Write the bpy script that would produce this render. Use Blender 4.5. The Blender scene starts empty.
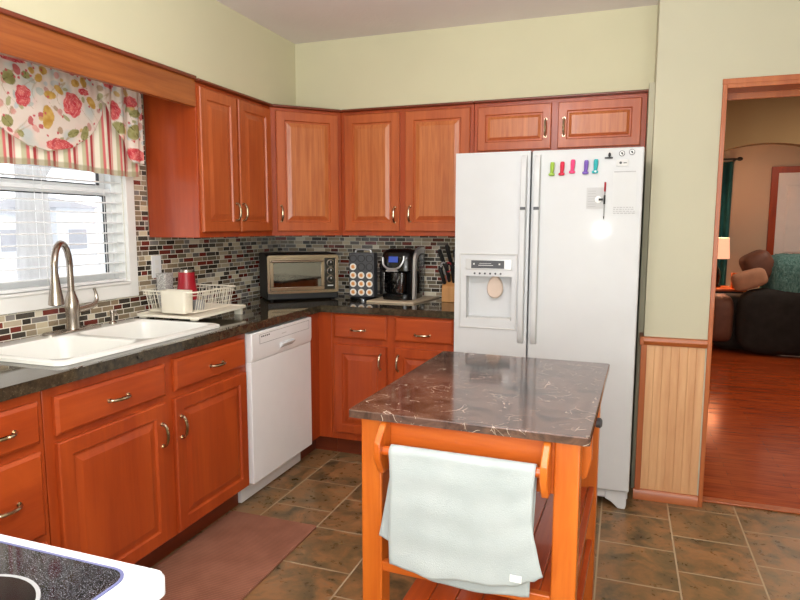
import bpy, bmesh, math, random
from mathutils import Vector, Matrix
random.seed(7)
PI = math.pi
sc = bpy.context.scene
COL = sc.collection

# ------------------------------------------------------------------ camera, world, lights, exposure
cam_d = bpy.data.cameras.new('camera')
cam = bpy.data.objects.new('camera', cam_d); COL.objects.link(cam)
cam_d.sensor_width = 36.0; cam_d.lens = 624.74 * 36.0 / 800.0
cam_d.clip_start = 0.02; cam_d.clip_end = 200
yaw, pitch, roll = 0.3426, -0.1179, 0.0015
F = Vector((-math.sin(yaw)*math.cos(pitch), math.cos(yaw)*math.cos(pitch), math.sin(pitch)))
RT = Vector((math.cos(yaw), math.sin(yaw), 0)); UP = RT.cross(F)
R_ = math.cos(roll)*RT + math.sin(roll)*UP; U_ = -math.sin(roll)*RT + math.cos(roll)*UP
M = Matrix((R_, U_, -F)).transposed().to_4x4(); M.translation = Vector((2.3024, -3.9165, 1.3836))
cam.matrix_world = M
sc.camera = cam

sc.view_settings.view_transform = 'Standard'; sc.view_settings.look = 'None'
sc.view_settings.gamma = 1.0; sc.view_settings.use_curve_mapping = False
sc.view_settings.exposure = 0.0

world = bpy.data.worlds.new('sky'); sc.world = world; world.use_nodes = True
bg = world.node_tree.nodes['Background']; bg.inputs[0].default_value = (0.93, 0.96, 1.0, 1); bg.inputs[1].default_value = 2.1

def lamp(name, kind, loc, power, color=(1, 1, 1), size=0.3, rot=(0, 0, 0), sy=None):
    d = bpy.data.lights.new(name, kind); d.energy = power; d.color = color
    if kind == 'AREA':
        d.size = size
        if sy: d.shape = 'RECTANGLE'; d.size_y = sy
    elif kind == 'POINT': d.shadow_soft_size = size
    o = bpy.data.objects.new(name, d); o.location = loc; o.rotation_euler = rot; COL.objects.link(o); return o
lamp('camera_flash', 'POINT', (2.1, -3.86, 1.35), 30, (0.97, 0.98, 1.0), 0.05)
lamp('added_rear_fill', 'AREA', (2.3, -4.2, 1.45), 58, (0.95, 0.98, 1.0), 2.6, (PI/2, 0, 0), 1.7)  # added broad fill behind the camera; no window is known there
lamp('added_kitchen_fill', 'POINT', (1.75, -2.15, 2.22), 15, (0.98, 0.98, 1.0), 0.16)  # added omni fill for ceiling and soffits, no fixture built
lamp('added_ceiling_fill', 'AREA', (1.9, -2.9, 1.92), 35, (0.97, 0.98, 1.0), 0.4, (PI, 0, 0))  # added upward fill that brightens the ceiling, stands for no fixture

# ------------------------------------------------------------------ helpers
def lin(c):
    return tuple((v/255/12.92 if v <= 10 else ((v/255+0.055)/1.055)**2.4) for v in c)

def new_bm(): return bmesh.new()
def box(bm, x0, x1, y0, y1, z0, z1):
    v = [bm.verts.new(p) for p in ((x0,y0,z0),(x1,y0,z0),(x1,y1,z0),(x0,y1,z0),(x0,y0,z1),(x1,y0,z1),(x1,y1,z1),(x0,y1,z1))]
    for f in ((0,3,2,1),(4,5,6,7),(0,1,5,4),(1,2,6,5),(2,3,7,6),(3,0,4,7)): bm.faces.new([v[i] for i in f])
    return bm
def bx(*a): return box(new_bm(), *a)
def prism(bm, pts, vec):
    vec = Vector(vec); a = [bm.verts.new(p) for p in pts]; b = [bm.verts.new(Vector(p)+vec) for p in pts]; n = len(pts)
    bm.faces.new(a[::-1]); bm.faces.new(b)
    for i in range(n): bm.faces.new((a[i], a[(i+1)%n], b[(i+1)%n], b[i]))
    return bm
def frames(pts, closed=False):
    n = len(pts); out = []; prev = None
    for i in range(n):
        if closed: t = pts[(i+1)%n]-pts[i-1]
        else: t = pts[min(i+1,n-1)]-pts[max(i-1,0)]
        t.normalize()
        if prev is None:
            a = Vector((0,0,1)) if abs(t.z) < 0.9 else Vector((1,0,0)); u = t.cross(a).normalized()
        else: u = (prev-t*prev.dot(t)).normalized()
        prev = u; out.append((u, t.cross(u)))
    return out
def tube(bm, pts, r, seg=8, closed=False):
    pts = [Vector(p) for p in pts]; fr = frames(pts, closed); rings = []
    for i, (p, (u, v)) in enumerate(zip(pts, fr)):
        rr = r[i] if isinstance(r, (list, tuple)) else r
        rings.append([bm.verts.new(p+u*rr*math.cos(2*PI*k/seg)+v*rr*math.sin(2*PI*k/seg)) for k in range(seg)])
    n = len(rings)
    for i in range(n if closed else n-1):
        a, b = rings[i], rings[(i+1)%n]
        for k in range(seg): bm.faces.new((a[k], a[(k+1)%seg], b[(k+1)%seg], b[k]))
    if not closed: bm.faces.new(rings[0][::-1]); bm.faces.new(rings[-1])
    return bm
def smooth_pts(pts, n=6):
    P = [Vector(p) for p in pts]; out = []
    for i in range(len(P)-1):
        p0, p1, p2, p3 = P[max(i-1,0)], P[i], P[i+1], P[min(i+2,len(P)-1)]
        for k in range(n):
            t = k/n
            out.append(0.5*((2*p1)+(p2-p0)*t+(2*p0-5*p1+4*p2-p3)*t*t+(3*p1-p0-3*p2+p3)*t**3))
    out.append(P[-1]); return out
def lathe(bm, c, prof, seg=24, axis='z'):
    c = Vector(c); rings = []
    for r, h in prof:
        ring = []
        for k in range(seg):
            a = 2*PI*k/seg; x, y = max(r, 1e-4)*math.cos(a), max(r, 1e-4)*math.sin(a)
            p = Vector((x, y, h)) if axis == 'z' else (Vector((x, -h, y)) if axis == '-y' else Vector((h, x, y)))
            ring.append(bm.verts.new(c+p))
        rings.append(ring)
    for a, b in zip(rings, rings[1:]):
        for k in range(seg): bm.faces.new((a[k], a[(k+1)%seg], b[(k+1)%seg], b[k]))
    bm.faces.new(rings[0][::-1]); bm.faces.new(rings[-1])
    return bm
def cyl(bm, p0, p1, r, seg=16): return tube(bm, [p0, p1], r, seg)
def superell(bm, c, s, e=0.45, nu=24, nv=16, mat=None):
    f = lambda w, m: math.copysign(abs(w)**m, w)
    rows = []
    for j in range(nv+1):
        v = -PI/2+PI*j/nv; row = []
        for i in range(nu):
            u = 2*PI*i/nu
            p = Vector((s[0]*f(math.cos(v), e)*f(math.cos(u), e), s[1]*f(math.cos(v), e)*f(math.sin(u), e), s[2]*f(math.sin(v), e)))
            if mat: p = mat @ p
            row.append(bm.verts.new(Vector(c)+p))
        rows.append(row)
    for a, b in zip(rows, rows[1:]):
        for i in range(nu): bm.faces.new((a[i], a[(i+1)%nu], b[(i+1)%nu], b[i]))
    bmesh.ops.remove_doubles(bm, verts=bm.verts, dist=1e-5)
    return bm
def roundrect(x0, x1, y0, y1, r, n=5):
    out = []
    for cx, cy, a0 in ((x1-r, y1-r, 0), (x0+r, y1-r, PI/2), (x0+r, y0+r, PI), (x1-r, y0+r, 1.5*PI)):
        for k in range(n+1):
            a = a0+PI/2*k/n; out.append((cx+r*math.cos(a), cy+r*math.sin(a)))
    return out
def loops(bm, rings, cap0=True, cap1=True):
    R = [[bm.verts.new(p) for p in r] for r in rings]
    for a, b in zip(R, R[1:]):
        n = len(a)
        for k in range(n): bm.faces.new((a[k], a[(k+1)%n], b[(k+1)%n], b[k]))
    if cap0: bm.faces.new(R[0][::-1])
    if cap1: bm.faces.new(R[-1])
    return bm

OFF = {}
def thing(name, label, cat, loc=(0,0,0), group=None, rotz=0):
    o = bpy.data.objects.new(name, None); COL.objects.link(o); o.location = loc; o.rotation_euler = (0,0,rotz); o.empty_display_size = 0.05
    o['label'] = label; o['category'] = cat
    if group: o['group'] = group
    OFF[o.name] = Vector(loc) if rotz == 0 else Vector((0,0,0))
    return o
def obj(name, bm, mat, parent=None, bevel=0, smooth=True, label=None, seg=2, angle=35, loc=None, sub=0, fixn=True):
    off = OFF.get(parent.name, Vector((0,0,0))) if parent else (Vector(loc) if loc else Vector((0,0,0)))
    if fixn: bmesh.ops.recalc_face_normals(bm, faces=bm.faces)
    if off.length: bmesh.ops.translate(bm, vec=-off, verts=bm.verts)
    me = bpy.data.meshes.new(name); bm.to_mesh(me); bm.free()
    o = bpy.data.objects.new(name, me); COL.objects.link(o)
    for m in (mat if isinstance(mat, (list, tuple)) else [mat]): me.materials.append(m)
    if smooth:
        me.polygons.foreach_set('use_smooth', [True]*len(me.polygons)); me.set_sharp_from_angle(angle=math.radians(angle))
    if bevel:
        b = o.modifiers.new('bevel', 'BEVEL'); b.width = bevel; b.segments = seg; b.limit_method = 'ANGLE'; b.angle_limit = math.radians(40); b.harden_normals = False
    if sub:
        s = o.modifiers.new('sub', 'SUBSURF'); s.levels = sub; s.render_levels = sub
    if parent: o.parent = parent; OFF[o.name] = off
    elif loc: o.location = loc; OFF[o.name] = off
    else: OFF[o.name] = off
    if label: o['label'] = label
    return o
def tag(o, label, cat, group=None):
    o['label'] = label; o['category'] = cat
    if group: o['group'] = group
    return o
def struct(name, bm, mat, bevel=0, parent=None, smooth=True):
    o = obj(name, bm, mat, parent, bevel, smooth)
    if not parent: o['kind'] = 'structure'
    return o
def copy_tree(o, parent=None):
    c = o.copy(); COL.objects.link(c)
    if parent: c.parent = parent
    OFF[c.name] = OFF.get(o.name, Vector((0,0,0)))
    for ch in list(o.children): copy_tree(ch, c)
    return c

# ------------------------------------------------------------------ materials
class NT:
    def __init__(s, name):
        s.m = bpy.data.materials.new(name); s.m.use_nodes = True; s.t = s.m.node_tree; s.b = s.t.nodes['Principled BSDF']
    def n(s, kind, **kw):
        x = s.t.nodes.new(kind)
        for k, v in kw.items(): setattr(x, k, v)
        return x
    def l(s, a, b): s.t.links.new(a, b)
    def put(s, sock, v):
        if hasattr(v, 'is_linked'): s.l(v, sock)
        else: sock.default_value = v
    def math(s, op, a, b=0.0, c=None):
        x = s.n('ShaderNodeMath', operation=op); s.put(x.inputs[0], a); s.put(x.inputs[1], b)
        if c is not None: s.put(x.inputs[2], c)
        return x.outputs[0]
    def obco(s, scale=(1,1,1), rnd=True, loc=None):
        tc = s.n('ShaderNodeTexCoord'); mp = s.n('ShaderNodeMapping'); mp.inputs['Scale'].default_value = scale
        s.l(tc.outputs['Object'], mp.inputs['Vector'])
        if rnd:
            oi = s.n('ShaderNodeObjectInfo'); k = s.math('MULTIPLY', oi.outputs['Random'], 37.0)
            cb = s.n('ShaderNodeCombineXYZ')
            for i in range(3): s.l(k, cb.inputs[i])
            s.l(cb.outputs[0], mp.inputs['Location'])
        return mp.outputs[0]
    def noise(s, vec, scale=5, detail=4, rough=0.5, dist=0.0):
        x = s.n('ShaderNodeTexNoise'); s.l(vec, x.inputs['Vector']); x.inputs['Scale'].default_value = scale
        x.inputs['Detail'].default_value = detail; x.inputs['Roughness'].default_value = rough; x.inputs['Distortion'].default_value = dist
        return x.outputs['Fac']
    def ramp(s, fac, stops, const=False):
        x = s.n('ShaderNodeValToRGB'); s.put(x.inputs[0], fac); e = x.color_ramp.elements
        if const: x.color_ramp.interpolation = 'CONSTANT'
        while len(e) < len(stops): e.new(0.5)
        for el, (p, c) in zip(e, stops): el.position = p; el.color = (*c, 1)
        return x.outputs[0]
    def mix(s, f, a, b, blend='MIX'):
        x = s.n('ShaderNodeMix', data_type='RGBA', blend_type=blend)
        s.put(x.inputs[0], f)
        for i, v in ((6, a), (7, b)):
            if hasattr(v, 'is_linked'): s.l(v, x.inputs[i])
            else: x.inputs[i].default_value = (*v, 1)
        return x.outputs[2]
    def bump(s, h, strength=0.2, dist=0.01):
        x = s.n('ShaderNodeBump'); s.l(h, x.inputs['Height']); x.inputs['Strength'].default_value = strength; x.inputs['Distance'].default_value = dist
        s.l(x.outputs[0], s.b.inputs['Normal'])
    def set(s, col=None, rough=None, metal=None, spec=None, coat=None, **kw):
        B = s.b.inputs
        if col is not None:
            if hasattr(col, 'is_linked'): s.l(col, B['Base Color'])
            else: B['Base Color'].default_value = (*col, 1)
        if rough is not None: s.put(B['Roughness'], rough)
        if metal is not None: B['Metallic'].default_value = metal
        if spec is not None: B['Specular IOR Level'].default_value = spec
        if coat is not None: B['Coat Weight'].default_value = coat; B['Coat Roughness'].default_value = 0.08
        return s
def plain(name, srgb, rough=0.5, metal=0.0, var=0.05, spec=0.5, coat=0, scale=12):
    n = NT(name); c = lin(srgb)
    f = n.noise(n.obco(), scale, 3)
    n.set(n.ramp(f, [(0.3, tuple(v*(1-var) for v in c)), (0.7, tuple(min(1, v*(1+var)) for v in c))]), rough, metal, spec, coat)
    return n.m
def wood(name, c1, c2, grain, rough=0.32, contrast=1.0, coat=0.25, scale=1.0, streak=0.5):
    """grain = axis of the grain: 'x','y','z' or 'h' (either horizontal axis)"""
    n = NT(name)
    sc_ = {'x': (1.2, 22, 22), 'y': (22, 1.2, 22), 'z': (22, 22, 1.2), 'h': (1.4, 1.4, 24)}[grain]
    co = n.obco(tuple(v*scale for v in sc_))
    big = {'x': (0.9, 5, 5), 'y': (5, 0.9, 5), 'z': (5, 5, 0.9), 'h': (1, 1, 6)}[grain]
    f1 = n.noise(co, 1.6, 5, 0.6, 0.6); f2 = n.noise(n.obco(big), 1.3, 3, 0.5, 1.2)
    f = n.math('ADD', n.math('MULTIPLY', f1, streak), n.math('MULTIPLY', f2, 1-streak))
    a, b = lin(c1), lin(c2)
    n.set(n.ramp(f, [(0.5-0.16/contrast, b), (0.5+0.16/contrast, a)]), rough, 0, 0.5, coat)
    n.bump(f1, 0.04, 0.002)
    return n.m

MT = {}
CH1, CH2 = (180, 76, 27), (150, 54, 17)
MT['cherry_z'] = wood('cherry_wood_vertical', CH1, CH2, 'z', 0.36, coat=0.1, streak=0.4)
MT['cherry_h'] = wood('cherry_wood_horizontal', CH1, CH2, 'h', 0.36, coat=0.1, streak=0.4)
MT['cherry_z_lit'] = wood('upper_door_frame_wood', (190, 96, 46), (164, 74, 32), 'z', 0.36, coat=0.1, streak=0.55)  # same cherry as the lower doors, lightened: flash glare put into the colour
MT['veneer'] = wood('upper_door_panel_veneer', (202, 122, 68), (168, 86, 42), 'z', 0.34, coat=0.12, streak=0.75, scale=1.5)
MT['cherry_board'] = wood('cherry_board', (172, 96, 42), (134, 64, 22), 'y', streak=0.75)
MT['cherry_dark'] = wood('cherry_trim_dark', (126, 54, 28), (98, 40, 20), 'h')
MT['honey_z'] = wood('honey_pine_vertical', (212, 116, 38), (180, 80, 18), 'z', 0.3)
MT['honey_x'] = wood('honey_pine_horizontal', (206, 106, 36), (172, 72, 18), 'x', 0.3)
MT['honey_y'] = wood('honey_pine_lengthwise', (200, 84, 24), (164, 58, 14), 'y', 0.3)
MT['pine_trim'] = wood('oak_trim', (182, 102, 50), (158, 78, 34), 'z', 0.4)
MT['pine_trim_h'] = wood('oak_trim_horizontal', (182, 102, 50), (158, 78, 34), 'h', 0.4)
MT['white_gloss'] = plain('white_enamel', (214, 216, 219), 0.22, 0, 0.01)
MT['fridge_white'] = plain('white_textured_enamel', (203, 205, 206), 0.45, 0, 0.01, spec=0.25, coat=0.22)
MT['fridge_side'] = plain('fridge_cabinet_white', (215, 216, 214), 0.45, 0, 0.01)
MT['dish_white'] = plain('dishwasher_white', (238, 238, 238), 0.3, 0, 0.01)
MT['sink_white'] = plain('sink_white', (238, 238, 232), 0.18, 0, 0.01)
MT['vinyl'] = plain('white_vinyl', (238, 240, 240), 0.4, 0, 0.01)
MT['paint_white'] = plain('white_painted_wood', (236, 236, 232), 0.45, 0, 0.02)
MT['cream_plastic'] = plain('cream_coated_wire', (236, 230, 212), 0.35, 0, 0.02)
MT['nickel'] = plain('brushed_nickel', (176, 166, 156), 0.26, 1.0, 0.06)
MT['chrome'] = plain('bow_pull_metal', (186, 168, 142), 0.16, 1.0, 0.03)
MT['steel_silver'] = plain('silver_plastic', (196, 196, 196), 0.3, 0.7, 0.02)
MT['steel_warm'] = plain('warm_steel', (160, 146, 130), 0.2, 1.0, 0.04)
MT['black_gloss'] = plain('black_gloss_plastic', (14, 14, 15), 0.12, 0, 0.05)
MT['black'] = plain('black_matte_plastic', (20, 20, 21), 0.5, 0, 0.1)
MT['dark_grey'] = plain('dark_grey_plastic', (72, 74, 78), 0.45, 0, 0.05)
MT['grey'] = plain('grey_plastic', (150, 150, 150), 0.45, 0, 0.03)
MT['light_grey'] = plain('light_grey_plastic', (204, 204, 202), 0.4, 0, 0.02)
MT['gasket'] = plain('black_gasket', (45, 46, 48), 0.6, 0, 0.05)
MT['red_cup'] = plain('red_powder_coat', (158, 14, 34), 0.35, 0, 0.03)
MT['beige'] = plain('beige_stone', (206, 188, 160), 0.5, 0, 0.08)
MT['pad_beige'] = plain('beige_pad', (206, 186, 170), 0.5, 0, 0.04)
MT['block_wood'] = wood('knife_block_wood', (212, 156, 96), (188, 128, 72), 'z', 0.4)
MT['paper'] = plain('white_paper', (240, 240, 238), 0.7, 0, 0.01)
MT['faint_ink'] = plain('pale_grey_ink', (176, 176, 178), 0.7, 0, 0.02)
MT['teal_cloth'] = plain('teal_cloth', (36, 104, 104), 0.9, 0, 0.15)
MT['sofa_black'] = plain('dark_sofa_cloth', (42, 40, 38), 0.85, 0, 0.2, 0.2)
MT['sofa_brown'] = plain('brown_sofa_leather', (104, 66, 50), 0.6, 0, 0.15)
MT['tan_cloth'] = plain('tan_cushion_cloth', (176, 132, 104), 0.85, 0, 0.1)
MT['lamp_shade'] = None

def paint(name, srgb, bump=0.05, scale=180, rough=0.65):
    n = NT(name); c = lin(srgb); co = n.obco(rnd=False)
    f = n.noise(co, 2.2, 2)
    n.set(n.ramp(f, [(0.3, tuple(v*0.97 for v in c)), (0.7, tuple(v*1.02 for v in c))]), rough, 0, 0.3)
    n.bump(n.noise(co, scale, 3), bump, 0.004)
    return n.m
MT['wall'] = paint('wall_paint_pale_olive', (208, 203, 172))
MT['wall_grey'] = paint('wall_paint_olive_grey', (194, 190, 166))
MT['ceiling'] = paint('ceiling_plaster', (232, 224, 222), 0.5, 45, 0.9)
MT['wall_tan'] = paint('living_room_tan_paint', (204, 186, 160))
MT['wall_brown'] = paint('living_room_olive_paint', (172, 148, 106))

def tile_floor():
    n = NT('slate_floor_tile'); tc = n.n('ShaderNodeTexCoord'); sp = n.n('ShaderNodeSeparateXYZ'); n.l(tc.outputs['Object'], sp.inputs[0])
    W, H = 0.3088, 0.3125
    u = n.math('DIVIDE', n.math('SUBTRACT', sp.outputs[0], 2.2523-W*20), W)
    ci = n.math('FLOOR', u); fu = n.math('FRACT', u)
    par = n.math('MODULO', ci, 2.0)
    v = n.math('ADD', n.math('DIVIDE', n.math('ADD', sp.outputs[1], 1.142+H*40), H), n.math('MULTIPLY', par, 0.5))
    ri = n.math('FLOOR', v); fv = n.math('FRACT', v)
    du = n.math('MULTIPLY', n.math('MINIMUM', fu, n.math('SUBTRACT', 1.0, fu)), W)
    dv = n.math('MULTIPLY', n.math('MINIMUM', fv, n.math('SUBTRACT', 1.0, fv)), H)
    d = n.math('MINIMUM', du, dv)
    g = n.math('SMOOTH_MAX', 0, 0) if False else n.math('LESS_THAN', d, 0.0034)
    cb = n.n('ShaderNodeCombineXYZ'); n.l(ci, cb.inputs[0]); n.l(ri, cb.inputs[1])
    wn = n.n('ShaderNodeTexWhiteNoise', noise_dimensions='2D'); n.l(cb.outputs[0], wn.inputs['Vector'])
    off = n.n('ShaderNodeVectorMath', operation='MULTIPLY_ADD'); n.l(wn.outputs['Color'], off.inputs[0]); off.inputs[1].default_value = (9, 9, 9); n.l(tc.outputs['Object'], off.inputs[2])
    f1 = n.noise(off.outputs[0], 6.0, 5, 0.6, 0.8); f2 = n.noise(off.outputs[0], 26, 4, 0.6, 0.3)
    f = n.math('ADD', n.math('MULTIPLY', f1, 0.75), n.math('MULTIPLY', f2, 0.25))
    col = n.ramp(f, [(0.34, lin((68, 58, 42))), (0.43, lin((102, 84, 56))), (0.5, lin((128, 96, 62))), (0.58, lin((152, 108, 68))), (0.68, lin((132, 110, 82)))])
    col = n.mix(n.math('MULTIPLY', wn.outputs['Value'], 0.35), col, lin((120, 100, 66)))
    col = n.mix(g, col, lin((170, 150, 122)))
    n.set(col, n.math('ADD', n.math('MULTIPLY', f2, 0.2), n.math('ADD', 0.2, n.math('MULTIPLY', g, 0.4))), 0, 0.35)
    h = n.math('SUBTRACT', n.math('MULTIPLY', f, 0.5), n.math('MULTIPLY', g, 0.6)); n.bump(h, 0.25, 0.006)
    return n.m
MT['floor'] = tile_floor()

def mosaic(axis):
    n = NT('glass_mosaic_'+axis); tc = n.n('ShaderNodeTexCoord'); sp = n.n('ShaderNodeSeparateXYZ'); n.l(tc.outputs['Object'], sp.inputs[0])
    a = sp.outputs[{'x': 0, 'y': 1}[axis]]; z = sp.outputs[2]
    H, W = 0.0252, 0.125
    v = n.math('DIVIDE', n.math('ADD', z, 0.004), H); ri = n.math('FLOOR', v); fv = n.math('FRACT', v)
    w1 = n.n('ShaderNodeTexWhiteNoise', noise_dimensions='1D'); n.l(ri, w1.inputs['W'])
    u = n.math('ADD', n.math('DIVIDE', n.math('ADD', a, 10.0), W), n.math('MULTIPLY', w1.outputs['Value'], 5.0))
    ci = n.math('FLOOR', u); fu = n.math('FRACT', u)
    cb = n.n('ShaderNodeCombineXYZ'); n.l(ci, cb.inputs[0]); n.l(ri, cb.inputs[1])
    w2 = n.n('ShaderNodeTexWhiteNoise', noise_dimensions='2D'); n.l(cb.outputs[0], w2.inputs['Vector'])
    s = n.math('ADD', 0.3, n.math('MULTIPLY', w2.outputs['Value'], 0.42))
    side = n.math('GREATER_THAN', fu, s)
    d = n.math('MINIMUM', n.math('MINIMUM', fu, n.math('SUBTRACT', 1.0, fu)), n.math('ABSOLUTE', n.math('SUBTRACT', fu, s)))
    d = n.math('MULTIPLY', d, W); dv = n.math('MULTIPLY', n.math('MINIMUM', fv, n.math('SUBTRACT', 1.0, fv)), H)
    g = n.math('LESS_THAN', n.math('MINIMUM', d, dv), 0.0019)
    c2 = n.n('ShaderNodeCombineXYZ'); n.l(n.math('ADD', n.math('MULTIPLY', ci, 2.0), side), c2.inputs[0]); n.l(ri, c2.inputs[1]); c2.inputs[2].default_value = 3.3
    w3 = n.n('ShaderNodeTexWhiteNoise', noise_dimensions='3D'); n.l(c2.outputs[0], w3.inputs['Vector'])
    pal = [(216,204,178),(132,118,100),(70,63,54),(126,54,44),(196,184,160),(118,112,106),(60,54,46),(172,156,132),(124,114,94),(98,48,38),(224,216,198),(142,136,132),(80,74,66),(156,138,112)]
    col = n.ramp(w3.outputs['Value'], [(i/len(pal), lin(c)) for i, c in enumerate(pal)], True)
    mot = n.noise(n.obco(rnd=False), 60, 4, 0.6)
    col = n.mix(0.2, col, n.mix(mot, lin((40, 36, 30)), lin((190, 180, 160))), 'OVERLAY')
    col = n.mix(g, col, lin((232, 226, 210)))
    n.set(col, n.math('ADD', 0.16, n.math('MULTIPLY', g, 0.6)), 0, 0.5)
    n.bump(n.math('SUBTRACT', 1.0, g), 0.35, 0.002)
    return n.m
MT['mosaic_y'] = mosaic('y'); MT['mosaic_x'] = mosaic('x')

def granite(name, base, spots, rough=0.09, scale=1.0):
    n = NT(name); co = n.obco(rnd=False)
    f = n.noise(co, 38*scale, 6, 0.7); f2 = n.noise(co, 170*scale, 3, 0.6)
    col = n.ramp(f, [(0.36, lin(base)), (0.5, lin(spots[0])), (0.62, lin(spots[1]))])
    col = n.mix(n.math('GREATER_THAN', f2, 0.64), col, lin(spots[2]))
    n.set(col, rough, 0, 0.55); return n.m
MT['granite'] = granite('dark_green_granite_laminate', (44, 38, 30), ((58, 51, 39), (76, 67, 50), (92, 82, 64)), 0.05)

def marble():
    n = NT('brown_marble_laminate'); co = n.obco(rnd=False)
    f = n.noise(co, 7, 6, 0.62, 1.1)
    col = n.ramp(f, [(0.36, lin((36, 27, 24))), (0.46, lin((70, 50, 42))), (0.55, lin((98, 72, 60))), (0.66, lin((58, 45, 40)))])
    def vein(scale, w, seed, mask_s, mask_t):
        mp = n.n('ShaderNodeMapping'); n.l(co, mp.inputs[0]); mp.inputs['Location'].default_value = (seed, seed*2, 0)
        dn = n.n('ShaderNodeTexNoise'); n.l(mp.outputs[0], dn.inputs[0]); dn.inputs['Scale'].default_value = 9
        vm = n.n('ShaderNodeVectorMath', operation='MULTIPLY_ADD'); n.l(dn.outputs['Color'], vm.inputs[0]); vm.inputs[1].default_value = (0.16, 0.16, 0.16); n.l(mp.outputs[0], vm.inputs[2])
        vo = n.n('ShaderNodeTexVoronoi', feature='DISTANCE_TO_EDGE'); n.l(vm.outputs[0], vo.inputs['Vector']); vo.inputs['Scale'].default_value = scale
        e = n.math('LESS_THAN', vo.outputs['Distance'], w)
        m = n.math('GREATER_THAN', n.noise(mp.outputs[0], mask_s, 3, 0.6), mask_t)
        return n.math('MULTIPLY', e, m)
    v1 = vein(13, 0.009, 3.1, 13, 0.57); v2 = vein(27, 0.013, 7.7, 18, 0.59)
    v = n.math('MULTIPLY', n.math('MAXIMUM', v1, v2), 0.62)
    col = n.mix(v, col, lin((206, 190, 172)))
    n.set(col, 0.10, 0, 0.8); return n.m
MT['marble'] = marble()

def hardwood():
    n = NT('red_oak_floorboards'); tc = n.n('ShaderNodeTexCoord'); br = n.n('ShaderNodeTexBrick'); n.l(tc.outputs['Object'], br.inputs['Vector'])
    br.inputs['Color1'].default_value = (*lin((170, 74, 32)), 1); br.inputs['Color2'].default_value = (*lin((138, 50, 20)), 1)
    br.inputs['Mortar'].default_value = (*lin((80, 26, 12)), 1); br.inputs['Scale'].default_value = 1
    br.inputs['Mortar Size'].default_value = 0.0015; br.inputs['Brick Width'].default_value = 0.8; br.inputs['Row Height'].default_value = 0.07; br.offset = 0.37
    f = n.noise(n.obco((3, 40, 40), False), 1.5, 4)
    n.set(n.mix(0.5, br.outputs['Color'], n.ramp(f, [(0.3, lin((110, 36, 14))), (0.7, lin((196, 96, 44)))])), 0.16, 0, 0.5); return n.m
MT['hardwood'] = hardwood()

def beadboard():
    return wood('knotty_pine', (218, 172, 126), (196, 142, 98), 'z', 0.45, 1.2, 0.1)
MT['beadboard'] = beadboard()

def rug():
    n = NT('ribbed_brown_mat'); co = n.obco(rnd=False)
    w = n.n('ShaderNodeTexWave'); n.l(co, w.inputs[0]); w.inputs['Scale'].default_value = 32; w.bands_direction = 'Y'; w.inputs['Distortion'].default_value = 1.2
    f = n.noise(co, 8, 4)
    col = n.ramp(n.math('ADD', n.math('MULTIPLY', w.outputs['Fac'], 0.3), n.math('MULTIPLY', f, 0.7)), [(0.3, lin((126, 82, 62))), (0.7, lin((158, 106, 84)))])
    n.set(col, 0.8, 0, 0.3); n.bump(w.outputs['Fac'], 0.4, 0.004); return n.m
MT['rug'] = rug()

def cooktop():
    n = NT('speckled_black_glass'); f = n.noise(n.obco(rnd=False), 950, 1, 0.5)
    n.set(n.ramp(f, [(0.56, lin((10, 10, 13))), (0.72, lin((150, 148, 154)))]), 0.05, 0, 0.35); return n.m
MT['cooktop'] = cooktop()

def towel_m():
    n = NT('pale_grey_terry'); co = n.obco(rnd=False); f = n.noise(co, 320, 3, 0.7); g = n.noise(co, 7, 3)
    n.set(n.ramp(g, [(0.3, lin((164, 172, 171))), (0.7, lin((178, 185, 184)))]), 0.95, 0, 0.1); n.b.inputs['Sheen Weight'].default_value = 0.2; n.bump(f, 0.35, 0.004); return n.m
MT['towel'] = towel_m()

def fabric_attr():
    n = NT('printed_cotton'); a = n.n('ShaderNodeAttribute'); a.attribute_name = 'print'
    n.set(a.outputs['Color'], 0.9, 0, 0.1); n.bump(n.noise(n.obco(rnd=False), 500, 2), 0.1, 0.001)
    tr = n.n('ShaderNodeBsdfTranslucent'); n.l(a.outputs['Color'], tr.inputs[0]); mx = n.n('ShaderNodeMixShader'); mx.inputs[0].default_value = 0.16
    out = n.t.nodes['Material Output']; n.l(n.b.outputs[0], mx.inputs[1]); n.l(tr.outputs[0], mx.inputs[2]); n.l(mx.outputs[0], out.inputs[0]); return n.m
MT['print'] = fabric_attr()

def glass(name, refl=0.07, tint=(1, 1, 1)):
    n = NT(name); t = n.n('ShaderNodeBsdfTransparent'); t.inputs[0].default_value = (*tint, 1); g = n.n('ShaderNodeBsdfGlossy'); g.inputs['Roughness'].default_value = 0.03
    mx = n.n('ShaderNodeMixShader'); mx.inputs[0].default_value = refl; n.l(t.outputs[0], mx.inputs[1]); n.l(g.outputs[0], mx.inputs[2]); n.l(mx.outputs[0], n.t.nodes['Material Output'].inputs[0])
    n.t.nodes.remove(n.b); return n.m
MT['glass'] = glass('window_glass'); MT['oven_glass'] = glass('oven_glass', 0.22, (0.4, 0.4, 0.4))
MT['smoke_glass'] = glass('smoked_tank', 0.12, (0.35, 0.35, 0.37))
def shade_m():
    n = NT('lit_lamp_shade'); n.set(lin((240, 200, 170)), 0.8); n.b.inputs['Emission Color'].default_value = (1.0, 0.50, 0.30, 1); n.b.inputs['Emission Strength'].default_value = 0.75; return n.m
MT['lamp_shade'] = shade_m()
def lcd():
    n = NT('blue_display'); n.set(lin((40, 60, 140)), 0.2); n.b.inputs['Emission Color'].default_value = (0.08, 0.16, 0.7, 1); n.b.inputs['Emission Strength'].default_value = 0.3; return n.m
MT['lcd'] = lcd()
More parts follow.
